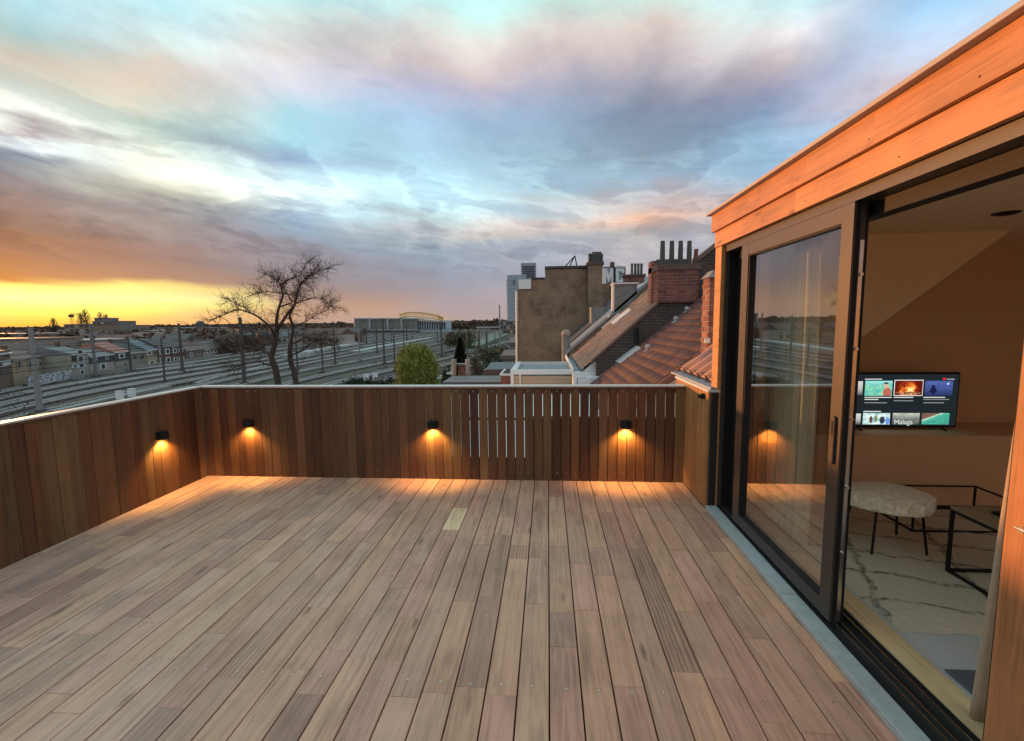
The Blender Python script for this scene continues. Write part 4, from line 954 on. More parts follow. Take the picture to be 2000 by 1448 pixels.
# ---- catenary masts
masts = [(79,808,640,.42,'grey mast nearest the left edge, in front of the graffiti wall'),(188,737,632,.40,'second mast from the left, before the red roof'),(357,728,632,.42,'mast left of the bare tree with a bracket at its top'),(478,752,620,.45,'thick dark mast just left of the bare tree trunk'),(655,714,628,.30,'dark mast right of the bare tree'),(751,712,622,.36,'dark tall mast in front of the station building'),(737,690,632,.34,'dark mast immediately left of the tallest mast by the station'),(703,706,622,.30,'pale slim mast at the left end of the station building'),(631,730,650,.25,'short dark mast in the lower branches of the bare tree'),(863,697,627,.40,'mast at the right end of the station building'),(936,690,646,.5,'short mast by the access road'),(951,694,648,.5,'short mast right beside another by the access road'),(977,690,596,.4,'tall thin mast left of the tower'),(716,672,640,.5,'small far mast in front of the station front'),(795,668,632,.5,'small far mast in front of the station hall')]
for k, (x, yb, yt, wd, lb) in enumerate(masts):
    p = on_z(x, yb, GZ); t_ = on_y(x, yt, p.y); root = thing('catenary_mast', p, lb, 'mast', 'masts of the railway yard')
    c_ = (.24,.225,.215) if k in (0,7,12) else ((.16,.15,.145) if k == 1 else (.075,.068,.062))
    MB().tube([p, Vector((p.x,p.y,t_.z))], [wd*.85, wd*.6], 6).build('pole', M['objs'], root, c_)
    B(p.x-.5, p.x+.5, p.y-.5, p.y+.5, GZ, GZ+.5).build('footing', M['sleeper'], root)
    zt = p.z+(t_.z-p.z)*.78; sgn = 1 if k % 2 else -1
    if k not in (10, 11, 12):
        am = MB().tube([(p.x,p.y,zt),(p.x+sgn*2.9,p.y-.6,zt+.15)], .06, 5).build('arm', M['objs'], root, c_)
        MB().tube([(p.x,p.y,zt+1.1),(p.x+sgn*2.2,p.y-.45,zt+.2)], .04, 5).build('arm_tie', M['objs'], am, c_)
        MB().tube([(p.x+sgn*2.9,p.y-.6,zt-.35),(p.x+sgn*2.9,p.y-.6,zt+.3)], .07, 6).build('insulator', M['objs'], am, (.18,.09,.06))
    if k == 2:
        for dz in (0, .5): MB().tube([(p.x-.5,p.y,t_.z+dz),(p.x+1.6,p.y,t_.z+dz-.15),(p.x+2.0,p.y,t_.z+dz-.5)], .05, 5).build('top_bracket', M['objs'], root, (.12,.10,.09))
# wires over the nearest tracks
for k, (pi_, hz, lb) in enumerate(((3, 6.2, 'overhead wire above the fourth track from the houses'), (5, 6.2, 'overhead wire above the sixth track from the houses'), (1, 6.2, 'overhead wire above the second farthest track'), (6, 6.2, 'overhead wire above the middle track behind the bare tree'), (8, 6.2, 'overhead wire above the track curving past the green tree'))):
    mb = MB(); pth = [Vector((p.x,p.y,GZ+hz)) for p in paths[pi_][::2]]
    mb.tube(pth, .032, 4); mb.tube([p+Vector((0,0,1.1+.3*math.sin(i*.9))) for i, p in enumerate(pth)], .032, 4)
    o = mb.build('overhead_wire', M['black']); tag(o, lb, 'wire', 'overhead wires')
# rows of farther masts standing along the tracks
for tk, off, st_, nm in ((1, 2.6, 58, 'the second farthest track'), (4, 2.6, 52, 'the fifth track from the houses'), (7, 2.6, 60, 'the track close behind the bare tree'), (9, 2.8, 48, 'the second nearest track')):
    acc = 0; pth = paths[tk]; cnt = 0
    for a, b_ in zip(pth, pth[1:]):
        acc += (b_-a).length; dist = (a-EYE).length
        if acc > st_ and dist > 105:
            acc = 0; cnt += 1; d = (b_-a).normalized(); s = Vector((d.y,-d.x,0)); p = a+s*off; p.z = GZ
            root = thing('catenary_mast', p, '%s slim dark mast of the row along %s' % (['nearest','second nearest','third nearest','fourth nearest','fifth nearest','sixth nearest','seventh nearest'][cnt-1], nm), 'mast', 'slim masts along '+nm); c_ = (.07,.062,.056)
            MB().tube([p, p+Vector((0,0,8.6))], [.22,.15], 5).build('pole', M['objs'], root, c_)
            MB().tube([p+Vector((0,0,7.0)), p-s*3.4+Vector((0,0,7.3))], .08, 4).build('arm', M['objs'], root, c_)
            if cnt > 5: break
# low scrub and weeds between the tracks, one mass
rs2 = random.Random(8); mb = MB()
for k in (0, 2, 3, 5, 6, 7, 8, 9, 10):
    for a in paths[k][::1]:
        dist = (a-EYE).length
        if dist > 330 or rs2.random() < .35: continue
        cx_ = a.x+rs2.uniform(1.9,2.6)*rs2.choice((-1,1))*(1 if rs2.random() < .7 else 2.2); cy_ = a.y+rs2.uniform(-3,3); r_ = rs2.uniform(.4,1.3)
        for _ in range(34):
            p = Vector((cx_+rs2.gauss(0,r_), cy_+rs2.gauss(0,r_*2.2), GZ+abs(rs2.gauss(0,.32))+.05)); d = Vector((rs2.gauss(0,1),rs2.gauss(0,1),rs2.gauss(0,1))).normalized(); e = d.cross(Vector((0,.3,1))).normalized(); l_ = .22
            mb.add([p-d*l_,p+e*l_*.5,p+d*l_,p-e*l_*.5], [(0,1,2,3)])
sc_ = mb.build('trackside_scrub', plain('scrub', (.085,.075,.04), .95, 0, .5, .6)); tag(sc_, 'low brown green scrub between the tracks', 'scrub', kind='stuff')
for x, y, lb in ((235,782,'white trackside box just above the left fence, the left one of two'),(258,777,'white trackside box just above the left fence, the right one of two'),(716,746,'left one of two white posts in front of the dark bushes'),(733,744,'right one of two white posts in front of the dark bushes')):
    p = on_z(x, y, GZ); t = thing('trackside_box', p, lb, 'box', 'white trackside boxes'); wv_ = .40
    B(p.x-wv_, p.x+wv_, p.y-.3, p.y+.3, GZ+.15, GZ+1.3).build('cabinet_body', M['paint_white'], t); B(p.x-wv_-.05, p.x+wv_+.05, p.y-.35, p.y+.35, GZ+1.302, GZ+1.38).build('lid', M['alu'], t); B(p.x-.3, p.x+.3, p.y-.25, p.y+.25, GZ, GZ+.149).build('plinth', M['sleeper'], t)
# ================================================================== HOUSES BEYOND THE RAILWAY
rh = random.Random(77)
HD = Vector((-.985, -.17, 0)).normalized()     # direction away from the tracks
def zat(px, py, p):                            # height at pixel row py above ground point p
    return on_y(px, py, p.y).z
def house(name, x0, y0, x1, y1, ye, yr, wallc, roofc, label, wins=(), depth=9, wallmat=None, roofmat=None, flat=False, mansard=None, group='houses facing the railway'):
    a = on_z(x0, y0, GZ); b = on_z(x1, y1, GZ); d = (b-a); d.z = 0; n_ = Vector((-d.y, d.x, 0)).normalized()
    if n_.dot(a-EYE) < 0: n_ = -n_
    ze = zat((x0+x1)/2, ye, (a+b)/2); root = thing(name, (a+b)/2, label, 'house', group)
    A, Bq = a.copy(), b.copy(); up = Vector((0,0,1))
    wl_ = MB().hexa([A,Bq,Bq+n_*depth,A+n_*depth],[v+up*(ze-GZ) for v in (A,Bq,Bq+n_*depth,A+n_*depth)]).build('house_wall', wallmat or M['obj'], root, (wallc[0]*.80,wallc[1]*.72,wallc[2]*.64))
    mid = (a+b)/2+n_*(depth/2); zr = on_y((x0+x1)/2, yr, mid.y).z
    e = d.normalized()*.15
    if flat:
        rf_ = MB().hexa([v+up*(ze-GZ+.01) for v in (A-e-n_*.2,Bq+e-n_*.2,Bq+e+n_*depth,A-e+n_*depth)],[v+up*(ze-GZ+.4) for v in (A-e-n_*.2,Bq+e-n_*.2,Bq+e+n_*depth,A-e+n_*depth)]).build('roof', roofmat or M['obj'], root, roofc)
    else:
        zz = ze+.01; o_ = n_*(-.35)
        pr = [A-e+o_+up*(zz-GZ), A-e+n_*(depth/2)+up*(zr-GZ), A-e+n_*(depth+.3)+up*(zz-GZ)]
        rf_ = MB().prism(pr, d+e*2).build('roof', roofmat or M['tile'], root, roofc)
        f_ = rh.choice((.15,.8)); cp = A+d*f_+n_*(depth/2)
        MB().box(cp.x-.35,cp.x+.35,cp.y-.3,cp.y+.3,zr-.4,zr+1.0).build('chimney', M['obj'], rf_, (.14,.07,.05))
        if mansard:
            zm = zat((x0+x1)/2, mansard, (a+b)/2); t_ = n_*.7
            MB().hexa([A-n_*.12+up*(zm-GZ),Bq-n_*.12+up*(zm-GZ),Bq-n_*.02+up*(zm-GZ),A-n_*.02+up*(zm-GZ)],[v+up*(ze-GZ) for v in (A-n_*.06,Bq-n_*.06,Bq-n_*.02,A-n_*.02)]).build('mansard_slope', M['slate'], root)
    B_e = MB().hexa([A-n_*.3+up*(ze-GZ-.25),Bq-n_*.3+up*(ze-GZ-.25),Bq+up*(ze-GZ-.25)-n_*.01,A+up*(ze-GZ-.25)-n_*.01],[v+up*(ze-GZ-.02) for v in (A-n_*.3,Bq-n_*.3,Bq-n_*.01,A-n_*.01)]).build('cornice', M['paint_white'], root)
    for (fx, wy0, wy1, fw, fc, pc) in wins:     # fraction along the front, pixel rows, width fraction
        c_ = a+d*fx; zt = zat(x0+(x1-x0)*fx, wy0, c_); zb = zat(x0+(x1-x0)*fx, wy1, c_); hw = d*(fw/2)
        fr_ = MB().hexa([c_-hw-n_*.16+up*(zb-GZ),c_+hw-n_*.16+up*(zb-GZ),c_+hw-n_*.004+up*(zb-GZ),c_-hw-n_*.004+up*(zb-GZ)],[v+up*(zt-GZ) for v in (c_-hw-n_*.16,c_+hw-n_*.16,c_+hw-n_*.004,c_-hw-n_*.004)]).build('window', M['objs'], root, fc)
        hw2 = d*(fw*.28); m_ = (zt-zb)*.14
        MB().hexa([c_-hw2-n_*.18+up*(zb+m_-GZ),c_+hw2-n_*.18+up*(zb+m_-GZ),c_+hw2-n_*.162+up*(zb+m_-GZ),c_-hw2-n_*.162+up*(zb+m_-GZ)],[v+up*(zt-m_-GZ) for v in (c_-hw2-n_*.18,c_+hw2-n_*.18,c_+hw2-n_*.162,c_-hw2-n_*.162)]).build('pane', M['glassd'], fr_)
    return root
Wh = (.68,.67,.64); Dk = (.06,.05,.045)
house('apartment_house', -70, 792, 27, 757, 694, 690, (.20,.13,.09), (.16,.12,.10), 'brown flat roofed house with pale balconies at the left edge', [(.35,698,708,.9,(.22,.14,.09),0),(.5,710,722,.95,(.50,.48,.44),0),(.5,726,737,.9,(.10,.07,.06),0)], 12, flat=True)
house('house', 29, 757, 88, 741, 699, 686, (.44,.36,.25), (.17,.09,.065), 'cream house with tall dark windows, left of the blank brick wall', [(.18,704,720,.13,(.35,.28,.2),0),(.52,704,719,.13,(.35,.28,.2),0),(.85,703,717,.10,(.5,.46,.38),0)])
house('house', 91, 741, 130, 734, 690, 683, (.15,.10,.085), (.22,.20,.19), 'blank dark brick house with white parapet above the graffiti wall', [(.5,708,710,.6,(.3,.26,.24),0)], flat=True, wallmat=M['brick_dark'])
house('house', 143, 739, 176, 732, 690, 677, (.40,.40,.36), (.20,.19,.185), 'pale house with a white bay window, right of the graffiti wall', [(.5,684,692,.40,(.55,.60,.60),0),(.15,696,706,.22,Dk,0),(.5,695,707,.40,(.45,.44,.40),0),(.5,710,718,.42,(.55,.60,.60),0),(.12,712,718,.25,Wh,0),(.5,722,734,.25,(.45,.50,.50),0)])
house('house', 177, 732, 224, 724, 694, 681, (.45,.44,.42), (.19,.18,.175), 'house with dark mansard and two small white roof windows', [(.22,698,704,.13,Wh,0),(.70,696,702,.13,Wh,0),(.5,710,722,.24,(.50,.62,.60),0)], mansard=708)
house('house', 225, 724, 253, 719, 687, 668, (.36,.33,.29), (.40,.16,.11), 'house with a bright red roof and white dormer window', [(.5,691,700,.42,Wh,0),(.3,709,716,.2,Wh,0),(.7,708,715,.2,(.45,.4,.35),0)], mansard=704)
house('house', 254, 719, 286, 714, 688, 669, (.34,.31,.28), (.065,.055,.045), 'grey fronted house with a nearly black roof', [(.35,694,700,.16,(.16,.15,.15),0),(.78,693,701,.2,(.16,.15,.15),0)])
house('house', 287, 714, 309, 710, 683, 664, (.42,.38,.28), (.15,.17,.19), 'cream house with a blue grey roof and two skylights', [(.25,686,694,.3,Wh,0),(.8,685,694,.22,(.2,.16,.12),0),(.4,705,711,.5,Wh,0)])
house('house', 310, 710, 335, 706, 677, 660, (.18,.085,.065), (.075,.06,.055), 'dark red brick house with tall white framed windows', [(.22,682,693,.24,Wh,0),(.72,681,692,.36,Wh,0),(.2,699,708,.24,Wh,0),(.72,698,707,.36,Wh,0)])
house('house', 336, 706, 360, 702, 676, 661, (.18,.085,.065), (.09,.07,.065), 'red brick house with arched white windows, behind a mast', [(.25,681,690,.28,Wh,0),(.75,680,688,.4,(.5,.52,.55),0),(.25,698,705,.3,Wh,0),(.75,697,703,.4,Wh,0)])
house('house', 364, 702, 396, 697, 682, 668, (.26,.17,.13), (.16,.085,.065), 'low reddish house left of the bare tree', [(.3,689,697,.15,Wh,0),(.75,688,694,.15,(.5,.5,.48),0)])
house('house', 398, 697, 440, 690, 679, 665, (.40,.38,.34), (.15,.10,.085), 'pale low house behind the left branches of the bare tree', [(.2,684,690,.12,Wh,0),(.5,683,689,.12,Wh,0),(.8,682,688,.12,Wh,0)])
# graffiti wall
def graffiti():
    mt, q_, b_ = newmat('graffiti_paint'); P = geo(q_)
    v = N(q_.t, 'ShaderNodeTexVoronoi', feature='DISTANCE_TO_EDGE'); q_.t.links.new(q_.mapping(P, scale=(.9,.9,.6)), v.inputs[0]); v.inputs['Scale'].default_value = 1.9
    n_ = q_.noise(P, 1.2, 3); c_ = q_.mix(q_.mapr(v.outputs['Distance'], .05, .12, 1, 0), q_.ramp(n_, [(.4,(.55,.55,.56)),(.55,(.62,.62,.60)),(.65,(.30,.36,.48))]), (.05,.05,.07))
    q_.t.links.new(c_, b_.inputs['Base Color']); return mt
a = on_z(58, 757, GZ); b = on_z(142, 741, GZ); n_ = Vector((-(b-a).y, (b-a).x, 0)).normalized()*.3
gw = MB().hexa([a,b,b+n_,a+n_],[v+Vector((0,0,zat(100,729,(a+b)/2)-GZ)) for v in (a,b,b+n_,a+n_)]).build('graffiti_wall', graffiti()); tag(gw, 'white trackside wall covered with dark graffiti', 'wall')
a = on_z(142, 743, GZ); b = on_z(420, 699, GZ); n_ = Vector((-(b-a).y, (b-a).x, 0)).normalized()*.3
gw = MB().hexa([a,b,b+n_,a+n_],[v+Vector((0,0,1.0)) for v in (a,b,b+n_,a+n_)]).build('trackside_wall', M['obj'], None, (.24,.22,.19)); tag(gw, 'long low pale wall between the houses and the tracks', 'wall')
# second row: grey flat roofs and big blocks
def block(name, x0, x1, yb, yt, Y, dep, c_, label, cat='building', roofc=None, stripes=0, rows=0, mat=None, group=None):
    a = on_y(x0, yb, Y); b = on_y(x1, yt, Y); t = thing(name, ((a.x+b.x)/2, Y, GZ), label, cat, group)
    B(a.x, b.x, Y, Y+dep, GZ, b.z).build('building_wall', mat or M['obj'], t, (c_[0]*.85,c_[1]*.78,c_[2]*.70))
    B(a.x-.3, b.x+.3, Y-.3, Y+dep+.3, b.z+.01, b.z+.4).build('roof', M['objs'], t, roofc or (.40,.38,.36))
    if rows:
        h_ = (b.z-GZ)/rows; w_ = (b.x-a.x)
        for r_ in range(rows):
            for i in range(stripes):
                xc = a.x+w_*(i+.5)/stripes; zb = GZ+h_*(r_+.35)
                B(xc-w_/stripes*.30, xc+w_/stripes*.30, Y-.12, Y-.01, zb, zb+h_*.45).build('window', M['glassd'] if (i+r_) % 3 else M['objs'], t, (.45,.38,.30))
    return t
block('flat_building', 60, 175, 692, 666, 135, 14, (.27,.23,.215), 'long grey brown flat roofed building behind the house row', roofc=(.48,.45,.43), stripes=6, rows=2)
block('flat_building', -60, 52, 690, 664, 120, 16, (.34,.31,.29), 'wide pale flat roofed building at the left edge', roofc=(.24,.17,.13))
block('flat_building', -80, 60, 668, 653, 200, 20, (.33,.22,.18), 'pinkish low building near the left horizon', roofc=(.45,.38,.36))
block('apartment_block', 129, 183, 668, 634, 270, 16, (.30,.225,.17), 'brown apartment block with balconies under the far trees', roofc=(.20,.15,.13), stripes=6, rows=5)
block('apartment_block', 184, 219, 664, 628, 290, 18, (.26,.24,.23), 'grey apartment block with stepped top on the horizon', roofc=(.2,.19,.18), stripes=5, rows=5)
block('apartment_block', 186, 206, 640, 622, 306.5, 10, (.25,.23,.22), 'upper block rising behind the grey apartments', roofc=(.2,.19,.18))
block('apartment_block', 219, 253, 664, 636, 330, 18, (.22,.16,.13), 'low brown block right of the grey apartments', roofc=(.16,.12,.10), stripes=4, rows=3)
block('warehouse', 262, 325, 653, 646, 330, 40, (.30,.31,.33), 'white roofed warehouse in front of the sheds', roofc=(.62,.63,.66))
block('warehouse', 300, 352, 645, 641, 520, 60, (.35,.36,.36), 'long white roofed shed near the horizon', roofc=(.60,.62,.63))
block('warehouse', 360, 386, 643, 640.5, 620, 60, (.35,.36,.36), 'small far white shed left of the domed tower', roofc=(.60,.62,.63))
dt = thing('domed_tower', on_y(391, 642, 500), 'small dark domed tower on the horizon left of the bare tree', 'tower')
p = on_y(391, 634, 500); MB().lathe((p.x,500,GZ), [(4.2,0),(4.2,p.z-GZ)], 14).build('shaft', M['objs'], dt, (.12,.11,.11)); MB().lathe((p.x,500,p.z+.01), [(4.6,0),(4.4,1.6),(3.0,3.4),(.6,4.2)], 14).build('dome', M['objs'], dt, (.10,.10,.10))
# crane
p = on_y(143, 650, 420); t_ = on_y(143, 613, 420); cr = thing('tower_crane', Vector((p.x,420,GZ)), 'tower crane standing against the yellow sky', 'crane')
mb = MB()
for dx in (-.9,.9):
    for dy in (-.9,.9): mb.tube([(p.x+dx,420+dy,GZ),(p.x+dx,420+dy,t_.z)], .16, 4)
nz = 12
for i in range(nz):
    za, zb = GZ+(t_.z-GZ)*i/nz, GZ+(t_.z-GZ)*(i+1)/nz; s = 1 if i % 2 else -1
    mb.tube([(p.x-.9*s,419.1,za),(p.x+.9*s,419.1,zb)], .1, 4); mb.tube([(p.x-.9*s,420.9,za),(p.x+.9*s,420.9,zb)], .1, 4)
mb.build('crane_mast', M['objs'], cr, (.10,.05,.03))
mb = MB(); jz = on_y(143,615,420).z
j0, j1 = on_y(136,615,420).x, on_y(153,615,420).x
for dz in (0, 1.2): mb.tube([(j0,420,jz+dz),(j1,420,jz+dz*.6)], .16, 4)
for i in range(8):
    xa = j0+(j1-j0)*i/8; xb = j0+(j1-j0)*(i+1)/8; mb.tube([(xa,420,jz),(xb,420,jz+1.1-.06*i)], .1, 4)
mb.build('jib', M['objs'], cr, (.10,.05,.03)); B(j0-1, j0+1.6, 419.2, 420.8, jz-1.8, jz-.1).build('counterweight', M['objs'], cr, (.10,.06,.04))
MB().box(p.x-1.3,p.x+1.3,418.6,421.4,jz-2.6,jz-.2).build('cab', M['objs'], cr, (.12,.06,.04))
# ---- random small houses filling the built-up area up to the horizon
spots = []
for i in range(1500):
    x = rh.uniform(-60, 690); Y = 150*(4.2**rh.random()); 
    if x > 440 and Y < 230: continue
    q_ = on_y(x, 640, Y)
    if any((q_.x-s[0])**2+(Y-s[1])**2 < 12**2 for s in spots): continue
    if Y < 165 and x < 190: continue
    if abs(x-160) < 110 and 255 < Y < 350: continue
    if 240 < x < 345 and 315 < Y < 380: continue
    yy = on_y(x, 640, Y)
    spots.append((yy.x, Y))
    if len(spots) >= 165: break
for (X, Y) in spots:
    wn, wc = rh.choice([('pale',(.42,.39,.35)),('red brick',(.24,.13,.10)),('tan',(.34,.27,.22)),('white',(.50,.48,.46)),('brown',(.22,.15,.12))]); rn_, rc = rh.choice([('dark red',(.17,.08,.06)),('dark brown',(.10,.075,.07)),('orange red',(.22,.10,.07)),('slate grey',(.13,.13,.135)),('brown',(.14,.07,.055))])
    t = thing('distant_house', (X, Y, GZ), 'small distant house with %s walls and %s roof beyond the railway' % (wn, rn_), 'house', 'distant houses beyond the railway')
    w_, d_, h_ = rh.uniform(8,15), rh.uniform(7,10), rh.uniform(3.8,6.2); a_ = rh.uniform(-.5,.5); ca, sa = math.cos(a_), math.sin(a_)
    T = lambda x, y, z: (X+x*ca-y*sa, Y+x*sa+y*ca, z)
    MB().hexa([T(-w_/2,-d_/2,GZ),T(w_/2,-d_/2,GZ),T(w_/2,d_/2,GZ),T(-w_/2,d_/2,GZ)],[T(-w_/2,-d_/2,GZ+h_),T(w_/2,-d_/2,GZ+h_),T(w_/2,d_/2,GZ+h_),T(-w_/2,d_/2,GZ+h_)]).build('house_wall', M['obj'], t, (wc[0]*.8,wc[1]*.7,wc[2]*.6))
    pr = [Vector(T(-w_/2-.3,-d_/2-.4,GZ+h_+.01)), Vector(T(-w_/2-.3,0,GZ+h_+rh.uniform(2,3))), Vector(T(-w_/2-.3,d_/2+.4,GZ+h_+.01))]
    MB().prism(pr, Vector(T(w_/2+.3,0,0))-Vector(T(-w_/2-.3,0,0))).build('roof', M['tile'], t, rc)
    for fx in (-.25,.25): MB().hexa([T(w_*fx-.9,-d_/2-.08,GZ+1.6),T(w_*fx+.9,-d_/2-.08,GZ+1.6),T(w_*fx+.9,-d_/2-.01,GZ+1.6),T(w_*fx-.9,-d_/2-.01,GZ+1.6)],[T(w_*fx-.9,-d_/2-.08,GZ+3.2),T(w_*fx+.9,-d_/2-.08,GZ+3.2),T(w_*fx+.9,-d_/2-.01,GZ+3.2),T(w_*fx-.9,-d_/2-.01,GZ+3.2)]).build('window', M['glassd'], t)
fam = {}
for o in [q_ for q_ in bpy.data.objects if q_.get('group') == 'distant houses beyond the railway']: fam.setdefault(o['label'], []).append(o)
ORD = ['first','second','third','fourth','fifth','sixth','seventh','eighth','ninth','tenth','eleventh','twelfth','thirteenth','fourteenth','fifteenth','sixteenth']
for lb, L in fam.items():
    L.sort(key=lambda q_: q_.location.x/q_.location.y)
    core = lb.replace('small distant house with ', '').replace(' beyond the railway', '')
    for i, o in enumerate(L): o['label'] = lb if len(L) == 1 else 'distant house with %s, %s from left of such houses' % (core, ORD[i])
# ================================================================== STATION HALL, TOWER
SYD = 560.0
s5 = lambda x, y: on_y(x, y, SYD)
stn = thing('station_hall', s5(780,648), 'long glazed station hall with white frames and a yellow lattice roof truss', 'station')
M['hallglass'] = plain('hall_glazing', (.17,.18,.17), .2, 0, .35, .12)
xs_ = [692, 721, 756, 783, 815]
for i, (xa, xb) in enumerate(zip(xs_, xs_[1:])):
    a = s5(xa,646); b = s5(xb,622)
    bx_ = B(a.x+.5, b.x-.5, SYD+2, SYD+30, GZ, b.z-1).build('glazed_box', M['hallglass'], stn)
    mb = MB(); mb.box(a.x,b.x,SYD,SYD+30,b.z-1,b.z+.5); mb.box(a.x,a.x+1.6,SYD,SYD+3,a.z,b.z-1); mb.box(a.x+1.6,b.x,SYD,SYD+3,a.z,a.z+1.4); mb.build('white_frame', M['objs'], bx_, (.44,.44,.42))
    for k in range(6):
        xx = a.x+(b.x-a.x)*(k+.6)/6.4; B(xx-.18, xx+.18, SYD+1.6, SYD+1.99, a.z, b.z-1).build('mullion', M['objs'], bx_, (.32,.31,.27))
a = s5(815,646); b = s5(868,626)
B(a.x, b.x, SYD+8, SYD+40, GZ, b.z).build('hall_body', M['objs'], stn, (.42,.50,.55))
for k in range(11):
    xx = a.x+(b.x-a.x)*(k+.5)/11; MB().hexa([(xx-1,SYD+7.6,a.z+1),(xx+.4,SYD+7.6,a.z+1),(xx+.4,SYD+7.99,a.z+1),(xx-1,SYD+7.6+.39,a.z+1)],[(xx-.2,SYD+7.6,b.z-2.5),(xx+1.1,SYD+7.6,b.z-2.5),(xx+1.1,SYD+7.99,b.z-2.5),(xx-.2,SYD+7.99,b.z-2.5)]).build('window', M['glassd'], stn)
mb = MB(); mb.hexa([(s5(783,626).x,SYD+4,s5(783,626).z),(s5(868,630).x,SYD+4,s5(868,630).z),(s5(868,630).x,SYD+40,s5(868,630).z),(s5(783,626).x,SYD+40,s5(783,626).z)],[(s5(783,619).x,SYD+4,s5(783,619).z),(s5(868,628).x,SYD+4,s5(868,628).z),(s5(868,628).x,SYD+40,s5(868,628).z),(s5(783,619).x,SYD+40,s5(783,619).z)]); mb.build('roof_edge', M['objs'], stn, (.58,.56,.48))
tp = [(780,614.5),(795,610.5),(815,610),(835,612),(855,616),(866,621)]; bt = [(780,621),(795,618),(815,619),(835,621.5),(855,624.5),(866,627)]
mb = MB(); P1 = [s5(*k) for k in tp]; P2 = [s5(*k) for k in bt]; mb.tube(P1, .5, 5); mb.tube(P2, .5, 5)
for i in range(len(P1)-1):
    for j in range(6):
        t0, t1 = j/6, (j+.5)/6; u = P1[i].lerp(P1[i+1], t0); v = P2[i].lerp(P2[i+1], t1); u2 = P1[i].lerp(P1[i+1], (j+1)/6); mb.tube([u,v,u2], .42, 4)
mb.build('roof_truss', M['objs'], stn, (.62,.42,.06))
for k in range(7):
    p = s5(690+k*26, 650)
tw = thing('office_tower', on_y(1019,646,480), 'tall pale office tower beside the tan brick building', 'tower')
T5 = lambda x, y: on_y(x, y, 480.0)
a = T5(992,646); b = T5(1016,537); B(a.x, b.x+6, 480, 500, GZ, b.z).build('tower_body', M['objs'], tw, (.36,.38,.41))
c0 = T5(1017,541); c1 = T5(1046,512); B(c0.x, c1.x, 486, 506, GZ, c1.z).build('tower_core', M['objs'], tw, (.34,.345,.36))
mb = MB()
for k in range(7):
    zb = T5(1030,541).z+(T5(1030,517).z-T5(1030,541).z)*k/7; mb = B(c0.x+1.5, c1.x-1, 485.7, 485.98, zb, zb+1.1); mb.build('window_band', M['glassd'], tw)
nfl = 24
for k in range(nfl):
    zb = T5(992,640).z+(T5(992,545).z-T5(992,640).z)*k/nfl
    B(a.x-.9, a.x-.01, 480.2, 499, zb, zb+1.3).build('balcony', M['objs'], tw, (.62,.50,.42))
    if k % 2: B(a.x+1.5, a.x+9, 479.8, 479.98, zb, zb+.9).build('window_band', M['objs'], tw, (.27,.30,.34))
MB().prism([T5(1001,548),T5(1006,545),T5(1006,560),T5(1002.5,556)], (0,-.4,0)).build('emblem', M['objs'], tw, (.16,.17,.19))
block('low_building', 976, 1008, 646, 628, 420, 30, (.20,.19,.185), 'dark low building at the foot of the tower', roofc=(.2,.2,.2), stripes=5, rows=3)
# ================================================================== TREES AND HEDGES
rt = random.Random(99)
M['bark'] = plain('dark_bark', (.06,.045,.036), .95, 0, .3, 8)
M['twig'] = plain('twigs', (.075,.045,.035), .95, 0, .2, 4)
def leafmat(name, c1, c2):
    mt, q_, b_ = newmat(name); P = geo(q_); c_ = q_.mix(q_.mapr(q_.noise(P, 1.3, 5, .7), .35, .65), c1, c2)
    q_.t.links.new(c_, b_.inputs['Base Color']); b_.inputs['Roughness'].default_value = .7; b_.inputs['Specular IOR Level'].default_value = .2; return mt
def leafcloud(mb, n_, fn, size):
    for _ in range(n_):
        p, dr = fn(); d = dr.normalized() if dr else Vector((rt.gauss(0,1), rt.gauss(0,1), rt.gauss(0,1))).normalized()
        s = d.cross(Vector((rt.gauss(0,1), rt.gauss(0,1), rt.gauss(0,1)))).normalized(); l_ = size*rt.uniform(.6,1.4)
        mb.add([p-d*l_, p+s*l_*.42, p+d*l_, p-s*l_*.42], [(0,1,2,3)])
# bare tree: limbs traced, twigs grown
BY = 23.0; KB = BY/45.0
bt_ = lambda x, y, dy=0.0: on_y(x, y, BY+dy*KB)
tree = thing('bare_tree', Vector((bt_(565,750).x, BY, GZ)), 'large bare winter tree with two stems behind the far fence', 'tree')
limbs = []
def limb(pts, r0, r1): limbs.append(([bt_(*p) for p in pts], r0*KB*1.05, r1*KB*.95))
base1 = bt_(548,760); base2 = bt_(580,760)
limbs.append(([Vector((base1.x+.6, BY, GZ)), Vector((base1.x+.4, BY, GZ+3)), bt_(543,748), bt_(537,716), bt_(530,697), bt_(537,672), bt_(540,648)], .26, .25*KB))
limbs.append(([Vector((base2.x-.5, BY+.4, GZ)), Vector((base2.x-.3, BY+.4, GZ+3)), bt_(578,748,.8), bt_(570,716,.8), bt_(566,694,.8), bt_(568,672,.6)], .24, .23*KB))
limb([(540,648),(541,620,0),(545,600,.4),(553,575,.6),(549,560,.8),(565,545,1.0),(585,540,1.3)], .17, .05)
limb([(540,648),(552,628,-.5),(564,610,-.8),(578,592,-1),(580,575,-1.2),(588,553,-1.4),(600,540,-1.6)], .15, .05)
limb([(568,672,.6),(572,640,.6),(566,618,.4),(573,600,.2),(580,578,0),(585,558,0),(600,545,-.2),(612,530,-.4)], .15, .04)
limb([(545,600,.4),(560,595,.3),(570,590,.2),(558,570,.2),(545,552,.4),(530,540,.8),(515,532,1)], .09, .03)
limb([(537,660),(528,640,-1),(508,622,-1.5),(490,612,-2),(465,605,-2.2),(445,612,-2.4),(425,620,-2.5),(410,627,-2.6)], .13, .03)
limb([(490,612,-2),(478,600,-2.2),(462,595,-2.6),(450,588,-3)], .06, .02)
